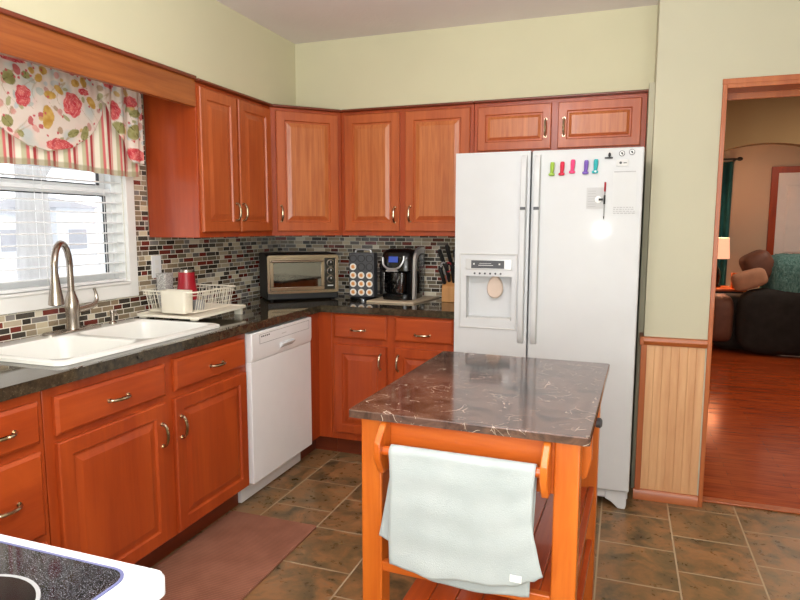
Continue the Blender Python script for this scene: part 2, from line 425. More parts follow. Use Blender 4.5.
def fur():
    n = NT('teal_fur'); co = n.obco((1, 1, 0.4)); f = n.noise(co, 60, 5, 0.7)
    n.set(n.ramp(f, [(0.35, lin((60, 110, 108))), (0.65, lin((120, 164, 158)))]), 0.95); n.bump(f, 1.0, 0.03); return n.m
MT['fur'] = fur()

# ------------------------------------------------------------------ room shell
CEIL = 2.507
fl = bx(-0.12, 3.95, -4.3, -0.545, -0.06, 0.0); box(fl, -0.12, 2.52, -0.545, 0.1, -0.06, 0.0); struct('floor', fl, MT['floor'])
struct('floor_living_room', (lambda b: (box(b, 2.52, 6.0, -0.545, 5.4, -0.06, 0.0), b)[-1])(new_bm()), MT['hardwood'])
struct('ceiling', bx(-0.12, 3.95, -4.3, 0.1, CEIL, CEIL+0.08), MT['ceiling'])
struct('ceiling_living_room', bx(2.4, 6.0, 0.1, 5.4, CEIL, CEIL+0.08), MT['wall_tan'])
WY0, WY1, WZ0, WZ1 = -2.385, -1.475, 1.10, 2.0
wl = new_bm()
box(wl, -0.12, 0, -4.3, WY0, 0, CEIL); box(wl, -0.12, 0, WY1, 0.1, 0, CEIL)
box(wl, -0.12, 0, WY0, WY1, 0, WZ0); box(wl, -0.12, 0, WY0, WY1, WZ1, CEIL)
struct('trim_5', bx(2.391, 2.416, -0.50, -0.006, 0, 2.088), MT['wall_grey'])
struct('wall_left', wl, MT['wall'], smooth=False)
struct('wall_back', bx(0, 2.416, 0, 0.1, 0, CEIL), MT['wall'])
# soffit above the cabinets
sf = new_bm(); box(sf, 0, 0.325, -4.3, 0, 2.088, CEIL); box(sf, 0.325, 2.416, -0.325, 0, 2.088, CEIL); struct('wall_soffit', sf, MT['wall'], smooth=False)
# wall stub right of the fridge, header over the doorway, right wall, wall behind the range
DX0, DX1, DZ = 2.722, 3.66, 2.012
st = new_bm(); box(st, 2.416, DX0-0.02, -0.62, -0.5, 0, CEIL); box(st, 2.416, 2.52, -0.5, 0.1, 0, CEIL)
box(st, DX1+0.02, 3.95, -0.62, -0.5, 0, CEIL); box(st, DX0-0.02, DX1+0.02, -0.62, -0.5, DZ+0.02, CEIL)
struct('wall_doorway', st, MT['wall_grey'], smooth=False)
struct('wall_right', bx(3.95, 4.03, -4.3, -0.5, 0, CEIL), MT['wall_grey'])
struct('wall_front', bx(-0.12, 3.95, -4.38, -4.3, 0, CEIL), MT['wall'])
# doorway trim
dt = new_bm()
box(dt, DX0-0.02, DX0, -0.632, -0.49, 0, DZ+0.02); box(dt, DX1, DX1+0.02, -0.632, -0.49, 0, DZ+0.02); box(dt, DX0, DX1, -0.632, -0.49, DZ, DZ+0.02)
box(dt, DX0-0.022, DX1+0.022, -0.634, -0.62, DZ+0.018, DZ+0.042)
box(dt, DX0-0.04, DX1+0.04, -0.5, -0.485, DZ-0.03, DZ+0.05)
struct('trim_1', dt, MT['pine_trim'], 0.002)
struct('trim_2', bx(DX0, DX1, -0.56, -0.51, 0.0, 0.012), MT['pine_trim_h'], 0.004)
# wainscot of the stub
wb = new_bm(); x = 2.43
while x < 2.695:
    x1 = min(x+0.038, 2.70); prism(wb, [(x, -0.62, 0.05), (x+0.0018, -0.6225, 0.05), (x1-0.0018, -0.6225, 0.05), (x1, -0.62, 0.05)], (0, 0, 0.755)); x = x1
box(wb, 2.408, 2.416, -0.62, 0, 0.05, 0.80)
struct('wall_wainscot', wb, MT['beadboard'], smooth=False)
tr = new_bm(); box(tr, 2.404, 2.432, -0.634, -0.62, 0, 0.80); box(tr, 2.404, 2.416, -0.62, -0.60, 0, 0.80)
struct('trim_3', tr, MT['pine_trim'], 0.002)
cr = new_bm(); prism(cr, [(2.404, -0.62, 0.80), (2.404, -0.634, 0.80), (2.404, -0.645, 0.82), (2.404, -0.64, 0.838), (2.404, -0.62, 0.842)], (0.298, 0, 0))
box(cr, 2.398, 2.416, -0.645, 0, 0.80, 0.84)
struct('trim_4', cr, MT['pine_trim_h'], 0.002)
bb = new_bm(); prism(bb, [(2.398, -0.62, 0), (2.398, -0.640, 0), (2.398, -0.640, 0.04), (2.398, -0.63, 0.055), (2.398, -0.62, 0.055)], (0.304, 0, 0))
struct('baseboard_doorway', bb, MT['pine_trim_h'], 0.002)
# backsplash
struct('wall_left_backsplash', (lambda b: (box(b, 0, 0.006, -4.0, WY0-0.055, 0.92, 1.36), box(b, 0, 0.006, WY0-0.055, WY1+0.055, 0.92, 1.04), box(b, 0, 0.006, WY1+0.055, 0, 0.92, 1.36), box(b, 0, 0.006, WY1+0.055, -1.315, 1.36, 2.088), b)[-1])(new_bm()), MT['mosaic_y'], smooth=False)
struct('wall_back_backsplash', bx(0.006, 1.6, -0.006, 0, 0.92, 1.36), MT['mosaic_x'], smooth=False)

# ------------------------------------------------------------------ window, blind, outdoors
win = thing('window_1', 'white vinyl kitchen window over the sink', 'window', (0, -1.93, 1.10)); win['kind'] = 'structure'
b = new_bm(); cz = 1.035
box(b, 0.0, 0.022, WY1, WY1+0.055, cz, 2.08); box(b, 0.0, 0.022, WY0-0.055, WY0, cz, 2.08); box(b, 0, 0.022, WY0, WY1, cz, WZ0); box(b, 0, 0.022, WY0, WY1, WZ1, 2.08)
obj('casing', b, MT['paint_white'], win, 0.003)
b = new_bm(); box(b, -0.118, 0.0, WY1-0.006, WY1, WZ0, WZ1); box(b, -0.118, 0.0, WY0, WY0+0.006, WZ0, WZ1); box(b, -0.118, 0.0, WY0+0.006, WY1-0.006, WZ1-0.006, WZ1); obj('jamb', b, MT['paint_white'], win)
obj('stool', bx(-0.11, 0.03, WY0, WY1, WZ0, WZ0+0.012), MT['paint_white'], win, 0.003)
b = new_bm(); box(b, -0.115, -0.04, WY0, WY0+0.03, WZ0+0.012, WZ1); box(b, -0.115, -0.04, WY1-0.03, WY1, WZ0+0.012, WZ1); box(b, -0.115, -0.04, WY0+0.03, WY1-0.03, WZ1-0.03, WZ1)
obj('jamb_liner', b, MT['vinyl'], win, 0.002)
def sash(x0, x1, z0, z1, gx):
    b = new_bm(); a0, a1 = WY0+0.03, WY1-0.03; w = 0.034
    box(b, x0, x1, a0, a0+w, z0, z1); box(b, x0, x1, a1-w, a1, z0, z1); box(b, x0, x1, a0+w, a1-w, z0, z0+w+0.006); box(b, x0, x1, a0+w, a1-w, z1-w, z1)
    s = obj('sash', b, MT['vinyl'], win, 0.003)
    g0, g1, h0, h1 = a0+w, a1-w, z0+w+0.006, z1-w; t = 0.004
    b = new_bm(); X0, X1 = gx, x1+0.001
    box(b, X0, X1, g0, g0+t, h0, h1); box(b, X0, X1, g1-t, g1, h0, h1); box(b, X0, X1, g0+t, g1-t, h0, h0+t); box(b, X0, X1, g0+t, g1-t, h1-t, h1)
    obj('gasket', b, MT['gasket'], s)
    obj('pane', bx(gx, gx+0.004, g0+t, g1-t, h0+t, h1-t), MT['glass'], s)
sash(-0.075, -0.045, WZ0+0.012, 1.558, -0.062)
sash(-0.108, -0.078, 1.535, WZ1-0.03, -0.095)

bl = thing('window_blind', 'white horizontal slat blind hanging open inside the kitchen window', 'blind', (-0.02, -1.93, 1.98))
b = new_bm(); z = 1.16
while z < 1.95:
    prism(b, [(-0.036, WY0+0.008, z-0.0005), (-0.014, WY0+0.008, z+0.0015), (0.006, WY0+0.008, z), (0.006, WY0+0.008, z-0.0042), (-0.014, WY0+0.008, z-0.0027), (-0.036, WY0+0.008, z-0.0047)], (0, WY1-WY0-0.016, 0)); z += 0.0475
obj('slats', b, MT['vinyl'], bl)
obj('headrail', bx(-0.038, 0.008, WY0+0.005, WY1-0.005, 1.955, 1.998), MT['vinyl'], bl, 0.003)
obj('bottom_rail', bx(-0.034, 0.004, WY0+0.008, WY1-0.008, 1.114, 1.128), MT['vinyl'], bl, 0.003)
for yy in (-2.22, -1.93, -1.60):
    c = new_bm(); cyl(c, (0.007, yy, 1.12), (0.007, yy, 1.96), 0.0012, 6); cyl(c, (-0.037, yy, 1.12), (-0.037, yy, 1.96), 0.0012, 6); obj('ladder_cord', c, MT['vinyl'], bl)

# outdoors, seen through the glass
snow = NT('snowy_ground'); snow.set(snow.ramp(snow.noise(snow.obco(rnd=False), 0.6, 5), [(0.35, lin((225, 228, 232))), (0.65, lin((245, 247, 250)))]), 0.9)
bark = NT('grey_bark'); bark.set(bark.ramp(bark.noise(bark.obco((3, 3, 0.6)), 6, 3), [(0.3, lin((176, 174, 172))), (0.7, lin((196, 194, 192)))]), 0.9)  # bark paled so its colour stands for outdoor overexposure
roofm = plain('overexposed_shingle_roof', (176, 176, 180), 0.9); sidem = plain('pale_siding', (226, 228, 230), 0.8)  # roof and siding paled likewise, overexposure put into the colour
g = new_bm(); prism(g, [(-60, -40, -0.9), (-0.2, -40, -0.9), (-0.2, 60, -0.9), (-60, 60, -0.9)], (0, 0, 0.3)); o = obj('ground_outdoors', g, snow.m); o['kind'] = 'structure'
t = thing('tree', 'bare grey tree trunk standing outdoors beyond the window', 'tree', (-5, 2.27, -0.6))
obj('trunk', tube(new_bm(), smooth_pts([(-5, 2.27, -0.62), (-5, 2.25, 0.5), (-5.02, 2.26, 1.3), (-5.0, 2.24, 2.1), (-5.05, 2.2, 3.2), (-5.1, 2.2, 5)]), [0.27-0.005*k for k in range(31)], 14), bark.m, t)
for pts in ([(-5.02, 2.26, 1.9), (-4.9, 2.7, 2.6), (-4.8, 3.1, 3.6)], [(-5.02, 2.24, 2.3), (-5.1, 1.8, 3.0), (-5.2, 1.5, 4.0)]):
    obj('branch', tube(new_bm(), smooth_pts(pts, 5), [0.1-0.006*k for k in range(11)], 8), bark.m, t)
def house(label, x, y0, y1, zb, ze, zr):
    h = thing('house', label, 'house', (x, (y0+y1)/2, -0.6))
    obj('walls', bx(x-5, x, y0+0.3, y1-0.3, -0.62, ze), sidem, h)
    m_ = (y0+y1)/2
    obj('roof', prism(new_bm(), [(x+0.3, y0, ze), (x+0.3, y1, ze), (x-2.5, y1-1.0, zr), (x-2.5, y0+1.0, zr)], (-5.3, 0, 0)) if False else loops(new_bm(), [[(x+0.3, y0, ze), (x+0.3, y1, ze), (x-5.3, y1, ze), (x-5.3, y0, ze)], [(x-2.0, y0+0.9, zr), (x-2.0, y1-0.9, zr), (x-3.0, y1-0.9, zr), (x-3.0, y0+0.9, zr)]]), roofm, h)
    obj('shutter', bx(x-0.02, x+0.03, m_-0.5, m_+0.5, 0.3, 1.2), roofm, h)
house('pale house with grey hip roof right of the tree outdoors', -22, 17.5, 20.3, 0, 2.2, 2.75)
house('pale house with grey hip roof left of the tree outdoors', -22, 14.4, 16.6, 0, 1.9, 2.4)

# ------------------------------------------------------------------ cabinets
FZ = Vector((0, 0, 1))
def panel(name, parent, O, U, N, w, h, mat, rings):
    O, U, N = Vector(O), Vector(U), Vector(N); bm = new_bm(); rr = []
    for ins, c in rings:
        rr.append([O+U*a+FZ*b_+N*c for a, b_ in ((ins, ins), (w-ins, ins), (w-ins, h-ins), (ins, h-ins))])
    loops(bm, rr); o = obj(name, bm, mat, parent, 0, smooth=False)
    if isinstance(mat, (list, tuple)):
        for p in o.data.polygons:
            k = p.index - 1
            if k >= 20 or p.index == len(o.data.polygons)-1: p.material_index = 1
    return o
T_ = 0.02
DOOR = [(0, 0.001), (0, T_-0.004), (0.004, T_), (0.052, T_), (0.057, T_-0.008), (0.066, T_-0.008), (0.090, T_-0.001)]
DOOR_S = [(0, 0.001), (0, T_-0.004), (0.004, T_), (0.045, T_), (0.050, T_-0.008), (0.057, T_-0.008), (0.072, T_-0.001)]
DRAW = [(0, 0.001), (0, T_-0.007), (0.011, T_)]
def pull(parent, c, axis, N, L=0.088):
    c, A, N = Vector(c), Vector(axis), Vector(N); h = L/2
    pts = smooth_pts([c+A*(-h), c+A*(-h)+N*0.012, c+A*(-h*0.6)+N*0.025, c+N*0.029, c+A*(h*0.6)+N*0.025, c+A*h+N*0.012, c+A*h], 4)
    n = len(pts); bm = new_bm(); tube(bm, pts, [0.0042+0.0022*math.sin(PI*i/(n-1)) for i in range(n)], 8)
    for s in (-1, 1): tube(bm, [c+A*(h*s), c+A*(h*s)+N*0.004], 0.008, 10)
    obj('handle', bm, MT['chrome'], parent)
    return parent
Xp, Yn = Vector((1, 0, 0)), Vector((0, -1, 0)); Yp = Vector((0, 1, 0))
def door_left(parent, y0, y1, z0, z1, x, hz=None, hy=None, kind='door', rings=None):   # front faces +x
    if kind == 'door':
        d = panel('door', parent, (x, y0, z0), Yp, Xp, y1-y0, z1-z0, MT['cherry_z'] if z0 < 1 else MT['cherry_z_lit'], rings or DOOR)
        if hz: pull(d, (x+T_, hy, hz), FZ, Xp)
    else:
        d = panel('drawer', parent, (x, y0, z0), Yp, Xp, y1-y0, z1-z0, MT['cherry_h'], DRAW)
        if hz: pull(d, (x+T_, hy, hz), Yp, Xp)
    return d
def door_back(parent, x0, x1, z0, z1, y, hz=None, hx=None, kind='door', rings=None):   # front faces -y
    if kind == 'door':
        d = panel('door', parent, (x0, y, z0), Xp, Yn, x1-x0, z1-z0, MT['cherry_z'] if z0 < 1 else [MT['cherry_z_lit'], MT['veneer']], rings or DOOR)
        if hz: pull(d, (hx, y-T_, hz), FZ, Yn)
    else:
        d = panel('drawer', parent, (x0, y, z0), Xp, Yn, x1-x0, z1-z0, MT['cherry_h'], DRAW)
        if hz: pull(d, (hx, y-T_, hz), Xp, Yn)
    return d
UZ0, UZ1 = 1.324, 2.075
XF, YF = 0.318, -0.318

# left bank of uppers
c = thing('wall_cabinet', 'cherry wall cabinet with two doors between the window and the corner', 'cabinet', (0.16, -0.97, UZ0))
obj('body', bx(0.007, XF, -1.313, -0.632, UZ0, UZ1), MT['cherry_z'], c, 0.0015)
door_left(c, -1.300, -0.994, 1.352, 2.055, XF, 1.457, -1.024); door_left(c, -0.976, -0.652, 1.352, 2.055, XF, 1.457, -0.960)
obj('top_trim', bx(0.007, XF+0.03, -1.32, -0.632, UZ1, 2.088), MT['cherry_dark'], c, 0.004)
# diagonal corner
c = thing('wall_cabinet', 'cherry corner wall cabinet with one diagonal door above the toaster oven', 'cabinet', (0.2, -0.2, UZ0))
A, B = Vector((XF, -0.630, 0)), Vector((0.630, YF, 0)); U = (B-A).normalized(); N = Vector((U.y, -U.x, 0))
pts = [(0.007, -0.007), (0.007, -0.630), (XF, -0.630), (0.630, YF), (0.630, -0.007)]
obj('body', prism(new_bm(), [(p[0], p[1], UZ0) for p in pts], (0, 0, UZ1-UZ0)), MT['cherry_z'], c, 0.0015)
L = (B-A).length
d = panel('door', c, A+U*0.03+FZ*1.352, U, N, L-0.055, 0.703, [MT['cherry_z_lit'], MT['veneer']], DOOR)
pull(d, A+U*0.054+FZ*1.457+N*T_, FZ, N)
pt2 = [(0.007, -0.007), (0.007, -0.630), (XF+0.03, -0.642), (0.642, YF-0.03), (0.630, -0.007)]
obj('top_trim', prism(new_bm(), [(p[0], p[1], UZ1) for p in pt2], (0, 0, 0.013)), MT['cherry_dark'], c, 0.003)
# back bank
c = thing('wall_cabinet', 'cherry wall cabinet with two tall doors above the coffee maker', 'cabinet', (1.05, -0.16, UZ0))
obj('body', bx(0.632, 1.468, YF, -0.007, UZ0, UZ1), MT['cherry_z'], c, 0.0015)
door_back(c, 0.660, 1.020, 1.352, 2.055, YF, 1.45, 0.992); door_back(c, 1.056, 1.448, 1.352, 2.055, YF, 1.455, 1.088)
obj('top_trim', bx(0.645, 1.468, YF-0.03, -0.007, UZ1, 2.088), MT['cherry_dark'], c, 0.004)
# over the fridge
c = thing('wall_cabinet', 'short cherry wall cabinet with two doors above the white refrigerator', 'cabinet', (1.93, -0.16, 1.79))
obj('body', bx(1.470, 2.388, YF, -0.007, 1.782, UZ1), MT['cherry_z'], c, 0.0015)
door_back(c, 1.492, 1.902, 1.808, 2.052, YF, 1.92, 1.872, rings=DOOR_S); door_back(c, 1.938, 2.362, 1.808, 2.052, YF, 1.92, 1.97, rings=DOOR_S)
obj('top_trim', bx(1.470, 2.395, YF-0.03, -0.007, UZ1, 2.088), MT['cherry_dark'], c, 0.004)
# fascia board over the window
o = obj('fascia_board', bx(0.296, 0.3245, -3.4, -1.316, 1.955, 2.087), MT['cherry_board'], None, 0.002, loc=(0.307, -2.3, 1.955)); tag(o, 'long cherry board spanning above the floral window valance', 'board')
obj('top_trim', bx(0.326, 0.340, -3.4, -1.322, 2.080, 2.098), MT['cherry_dark'], o, 0.004)

# base cabinets, left run
FX, FY = 0.606, -0.606
def base_body(parent, x0, x1, y0, y1, toe):
    obj('body', bx(x0, x1, y0, y1, 0.11, 0.879), MT['cherry_z'], parent, 0.0015)
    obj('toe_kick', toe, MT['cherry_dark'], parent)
c = thing('base_cabinet', 'cherry drawer cabinet at the left edge of the photo beside the range', 'cabinet', (0.3, -2.75, 0))
base_body(c, 0.008, FX, -3.20, -2.502, bx(0.02, 0.54, -3.20, -2.502, 0, 0.11))
door_left(c, -2.80, -2.523, 0.712, 0.843, FX, 0.776, -2.66, 'drawer'); door_left(c, -2.80, -2.523, 0.412, 0.684, FX, 0.553, -2.66, 'drawer'); door_left(c, -2.80, -2.523, 0.13, 0.385, FX, 0.26, -2.66, 'drawer')
c = thing('base_cabinet', 'cherry sink base cabinet with two doors below the white sink', 'cabinet', (0.3, -1.95, 0))
b = new_bm(); box(b, FX-0.02, FX, -2.498, -1.378, 0.11, 0.879); box(b, 0.008, FX-0.02, -2.498, -2.48, 0.11, 0.879); box(b, 0.008, FX-0.02, -1.42, -1.378, 0.11, 0.879); box(b, 0.008, FX-0.02, -2.48, -1.396, 0.11, 0.13)
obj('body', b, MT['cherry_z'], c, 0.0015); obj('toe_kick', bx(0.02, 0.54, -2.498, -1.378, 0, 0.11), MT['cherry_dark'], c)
door_left(c, -2.465, -1.955, 0.714, 0.843, FX, 0.774, -2.206, 'drawer'); door_left(c, -1.902, -1.402, 0.718, 0.850, FX, 0.776, -1.633, 'drawer')
door_left(c, -2.465, -1.968, 0.124, 0.690, FX, 0.566, -1.994); door_left(c, -1.910, -1.402, 0.122, 0.690, FX, 0.566, -1.880)
# corner filler
c = thing('corner_cabinet', 'blind cherry corner cabinet beside the dishwasher', 'cabinet', (0.3, -0.4, 0))
b = new_bm(); box(b, 0.008, FX, -0.752, -0.608, 0.11, 0.879); box(b, 0.008, 0.69, FY, -0.008, 0.11, 0.879)
obj('body', b, MT['cherry_z'], c, 0.0015)
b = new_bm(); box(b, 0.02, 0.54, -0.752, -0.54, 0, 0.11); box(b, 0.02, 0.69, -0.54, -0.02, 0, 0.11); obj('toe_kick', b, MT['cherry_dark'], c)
# back run
c = thing('base_cabinet', 'cherry base cabinet with paired doors under the coffee maker', 'cabinet', (1.08, -0.3, 0))
base_body(c, 0.692, 1.472, FY, -0.008, bx(0.692, 1.472, -0.54, -0.02, 0, 0.11))
door_back(c, 0.713, 1.045, 0.730, 0.870, FY, 0.784, 0.871, 'drawer'); door_back(c, 1.095, 1.440, 0.730, 0.870, FY, 0.776, 1.26, 'drawer')
door_back(c, 0.713, 1.045, 0.155, 0.692, FY, 0.605, 1.010); door_back(c, 1.095, 1.440, 0.155, 0.692, FY, 0.605, 1.118)

# countertop with a sink cut-out
SX0, SX1, SY0, SY1 = 0.055, 0.575, -2.395, -1.50
ct = new_bm()
def slab(pts): prism(ct, [(p[0], p[1], 0.88) for p in pts], (0, 0, 0.04))
CX = 0.638; hx0, hx1, hy0, hy1 = SX0+0.03, SX1-0.03, SY0+0.03, SY1-0.03
slab([(0.008, -3.9), (CX, -3.9), (CX, hy0), (0.008, hy0)]); slab([(0.008, hy0), (hx0, hy0), (hx0, hy1), (0.008, hy1)])
slab([(hx1, hy0), (CX, hy0), (CX, hy1), (hx1, hy1)]); slab([(0.008, hy1), (CX, hy1), (CX, -CX), (0.008, -CX)])
slab([(0.008, -CX), (1.472, -CX), (1.472, -0.008), (0.008, -0.008)])
o = obj('countertop', ct, MT['granite'], None, 0, smooth=False, loc=(0.3, -1.0, 0.88)); tag(o, 'dark speckled glossy L-shaped countertop over the cherry base cabinets', 'countertop')

# ------------------------------------------------------------------ sink, faucet, dispenser
s = thing('kitchen_sink', 'white double bowl drop-in sink under the window', 'sink', (0.315, -1.95, 0.92))
def rr(x0, x1, y0, y1, r, z): return [(p[0], p[1], z) for p in roundrect(x0, x1, y0, y1, r, 5)]
b = new_bm()
B1 = (0.150, 0.545, -2.365, -1.990); B2 = (0.150, 0.545, -1.955, -1.530)
outer = rr(SX0, SX1, SY0, SY1, 0.04, 0.921); outer2 = rr(SX0+0.002, SX1-0.002, SY0+0.002, SY1-0.002, 0.04, 0.932); inner = rr(SX0+0.012, SX1-0.012, SY0+0.012, SY1-0.012, 0.035, 0.936)
V0 = [b.verts.new(p) for p in outer]; V1 = [b.verts.new(p) for p in outer2]; V2 = [b.verts.new(p) for p in inner]; n = len(V0)
for a_, c_ in ((V0, V1), (V1, V2)):
    for k in range(n): b.faces.new((a_[k], a_[(k+1)%n], c_[(k+1)%n], c_[k]))
edges = [b.edges.get((V2[k], V2[(k+1)%n])) for k in range(n)]
for (x0, x1, y0, y1) in (B1, B2):
    r0 = rr(x0, x1, y0, y1, 0.06, 0.936); r1 = rr(x0+0.008, x1-0.008, y0+0.008, y1-0.008, 0.055, 0.926); r2 = rr(x0+0.02, x1-0.02, y0+0.02, y1-0.02, 0.05, 0.76); r3 = rr(x0+0.05, x1-0.05, y0+0.05, y1-0.05, 0.04, 0.745)
    q = [[b.verts.new(p) for p in r] for r in (r0, r1, r2, r3)]
    for a_, c_ in zip(q, q[1:]):
        for k in range(n): b.faces.new((a_[k], a_[(k+1)%n], c_[(k+1)%n], c_[k]))
    b.faces.new(q[-1]); edges += [b.edges.get((q[0][k], q[0][(k+1)%n])) for k in range(n)]
bmesh.ops.triangle_fill(b, use_beauty=True, use_dissolve=False, edges=edges)
obj('basin', b, MT['sink_white'], s, fixn=True, angle=50)
for cy in (-2.18, -1.745):
    obj('drain', lathe(new_bm(), (0.35, cy, 0.7452), [(0.045, 0), (0.043, 0.003), (0.03, 0.002), (0.0, 0.001)], 20), MT['nickel'], s)

f = thing('faucet', 'tall brushed nickel gooseneck pull-down faucet behind the sink', 'faucet', (0.1, -1.9, 0.936))
b = new_bm(); loops(b, [rr(0.068, 0.132, -2.045, -1.760, 0.031, 0.9365), rr(0.068, 0.132, -2.045, -1.760, 0.031, 0.942), rr(0.074, 0.126, -2.039, -1.766, 0.025, 0.946)]); obj('deck_plate', b, MT['nickel'], f)
obj('body', lathe(new_bm(), (0.1, -1.9, 0.946), [(0.027, 0), (0.026, 0.01), (0.026, 0.06), (0.030, 0.085), (0.027, 0.12), (0.017, 0.15), (0.0155, 0.16)], 24), MT['nickel'], f)
dirv = Vector((0.1, -0.165, 0)); Lh = dirv.length; dv = dirv.normalized(); rad = Lh/2
pts = [Vector((0.1, -1.9, 1.09)), Vector((0.1, -1.9, 1.15)), Vector((0.1, -1.9, 1.215))]
cc = Vector((0.1, -1.9, 1.215))+dv*rad
for k in range(1, 13):
    a_ = PI-PI*k/12; pts.append(cc+dv*rad*math.cos(a_)+FZ*rad*1.0*math.sin(a_))
pts.append(pts[-1]-FZ*0.02)
obj('spout', tube(new_bm(), pts, 0.0135, 16), MT['nickel'], f)
hp = pts[-1]
hd = obj('spray_head', lathe(new_bm(), hp-FZ*0.125, [(0.024, 0), (0.0295, 0.003), (0.028, 0.02), (0.020, 0.07), (0.0145, 0.125)], 22), MT['nickel'], f)
obj('nozzle', lathe(new_bm(), hp-FZ*0.1275, [(0.016, 0), (0.018, 0.003)], 18), MT['dark_grey'], hd)
b = new_bm(); tube(b, [(0.1, -1.88, 1.022), (0.1, -1.80, 1.03), (0.1, -1.775, 1.04)], [0.015, 0.013, 0.012], 14)
tube(b, smooth_pts([(0.1, -1.782, 1.038), (0.098, -1.765, 1.055), (0.096, -1.764, 1.08), (0.094, -1.772, 1.108)], 4), [0.011, 0.0105, 0.01, 0.0095, 0.009, 0.0085, 0.008, 0.0075, 0.007, 0.0065, 0.006, 0.006, 0.006], 10)
obj('lever', b, MT['nickel'], f)
d = thing('soap_dispenser', 'short nickel soap dispenser pump right of the faucet', 'soap dispenser', (0.1, -1.68, 0.936))
obj('base', lathe(new_bm(), (0.1, -1.68, 0.9365), [(0.017, 0), (0.016, 0.006), (0.010, 0.012), (0.009, 0.045)], 18), MT['nickel'], d)
b = new_bm(); lathe(b, (0.1, -1.68, 0.9815), [(0.011, 0), (0.012, 0.012), (0.009, 0.018)], 16); tube(b, smooth_pts([(0.1, -1.68, 0.992), (0.125, -1.69, 0.994), (0.14, -1.695, 0.985)], 4), 0.005, 8); obj('pump_head', b, MT['nickel'], d)

# dish rack
t = obj('drain_board', new_bm(), MT['cream_plastic'], None, 0, loc=(0.25, -1.32, 0.936)); bpy.data.objects.remove(t)
t = thing('drain_board', 'cream plastic drainboard under the wire dish rack', 'drainboard', (0.25, -1.32, 0.936))
b = new_bm(); X0, X1, Y0, Y1 = 0.075, 0.440, -1.512, -1.10
def tz(y): return 0.9465+0.010*(y-Y0)/(Y1-Y0)
top = roundrect(X0, X1, Y0, Y1, 0.02, 3)
loops(b, [[(p[0], p[1], tz(p[1])) for p in top], [(p[0], p[1], tz(p[1])+0.012) for p in top], [(X0+(p[0]-X0)*0.96+0.007, p[1]*1.0+(0.006 if p[1] < -1.3 else -0.006), tz(p[1])+0.012) for p in top], [(X0+(p[0]-X0)*0.94+0.011, p[1]+(0.012 if p[1] < -1.3 else -0.012), tz(p[1])+0.005) for p in top]])
obj('tray', b, MT['cream_plastic'], t)
for xx in (X0+0.03, X1-0.035): obj('foot', bx(xx-0.02, xx+0.02, Y1-0.04, Y1-0.02, 0.9203, 0.956), MT['cream_plastic'], t, 0.002); obj('foot', bx(xx-0.02, xx+0.02, Y0+0.015, Y0+0.03, 0.9362, 0.9475), MT['cream_plastic'], t, 0.002)
r = thing('dish_rack', 'cream wire dish rack on the drainboard beside the sink', 'dish rack', (0.22, -1.29, 0.96))
def rackring(i, z): return [(p[0], p[1], z) for p in roundrect(0.085-i, 0.360+i, -1.440-i, -1.120+i, 0.03, 4)]
b = new_bm(); tube(b, rackring(0.0, 0.966), 0.003, 6, True); tube(b, rackring(0.022, 1.066), 0.0042, 6, True); tube(b, rackring(0.018, 1.05), 0.002, 6, True); obj('rim', b, MT['cream_plastic'], r)
b = new_bm()
for k in range(17):
    y = -1.424+k*0.018
    tube(b, [(0.0645, y, 1.064), (0.087, y, 0.967), (0.358, y, 0.967), (0.3805, y, 1.064)], 0.0017, 5)
for k in range(12):
    x = 0.10+k*0.022
    tube(b, [(x, -1.4605, 1.064), (x, -1.438, 0.967)], 0.0017, 5); tube(b, [(x, -1.122, 0.967), (x, -1.0995, 1.064)], 0.0017, 5)
obj('wires', b, MT['cream_plastic'], r)
b = new_bm(); top = roundrect(0.205, 0.350, -1.487, -1.419, 0.012, 3)
loops(b, [[(p[0]*0.97+0.009, p[1], 0.966) for p in top], [(p[0], p[1], 1.074) for p in top], [(p[0]*0.98+0.006, p[1]*1.0+(0.003 if p[1] < -1.453 else -0.003), 1.074) for p in top], [(p[0]*0.95+0.015, p[1]+(0.004 if p[1] < -1.453 else -0.004), 0.972) for p in top]])
obj('utensil_cup', b, MT['cream_plastic'], r, label='solid cream plastic utensil cup')
t = thing('tumbler', 'red tumbler with silver rim standing in the dish rack', 'tumbler', (0.22, -1.345, 0.97))
obj('body', lathe(new_bm(), (0.218, -1.300, 0.970), [(0.048, 0), (0.053, 0.01), (0.053, 0.07), (0.043, 0.125), (0.040, 0.180)], 28), MT['red_cup'], t)
obj('rim', lathe(new_bm(), (0.218, -1.300, 1.150), [(0.040, 0), (0.040, 0.013), (0.037, 0.014)], 28), MT['nickel'], t)
gm = NT('speckled_grey_plastic'); gm.set(gm.ramp(gm.noise(gm.obco(), 160, 3), [(0.45, lin((150, 148, 144))), (0.6, lin((200, 198, 192)))]), 0.4)
cx_, cy_ = 0.120, -1.345
o = obj('cup', loops(new_bm(), [rr(cx_-0.024, cx_+0.024, cy_-0.03, cy_+0.03, 0.012, 0.970), rr(cx_-0.030, cx_+0.030, cy_-0.036, cy_+0.036, 0.012, 1.145), rr(cx_-0.027, cx_+0.027, cy_-0.033, cy_+0.033, 0.011, 1.145), rr(cx_-0.021, cx_+0.021, cy_-0.027, cy_+0.027, 0.011, 0.975)]), gm.m, None, loc=(cx_, cy_, 0.97))
tag(o, 'pale grey speckled cup in the dish rack behind the red tumbler', 'cup')
o = obj('bowl', lathe(new_bm(), (0.318, -1.345, 0.970), [(0.026, 0), (0.03, 0.012), (0.030, 0.045), (0.027, 0.045), (0.025, 0.01)], 20), MT['grey'], None, loc=(0.318, -1.345, 0.97)); tag(o, 'small grey bowl low in the dish rack in front of the tumbler', 'bowl')
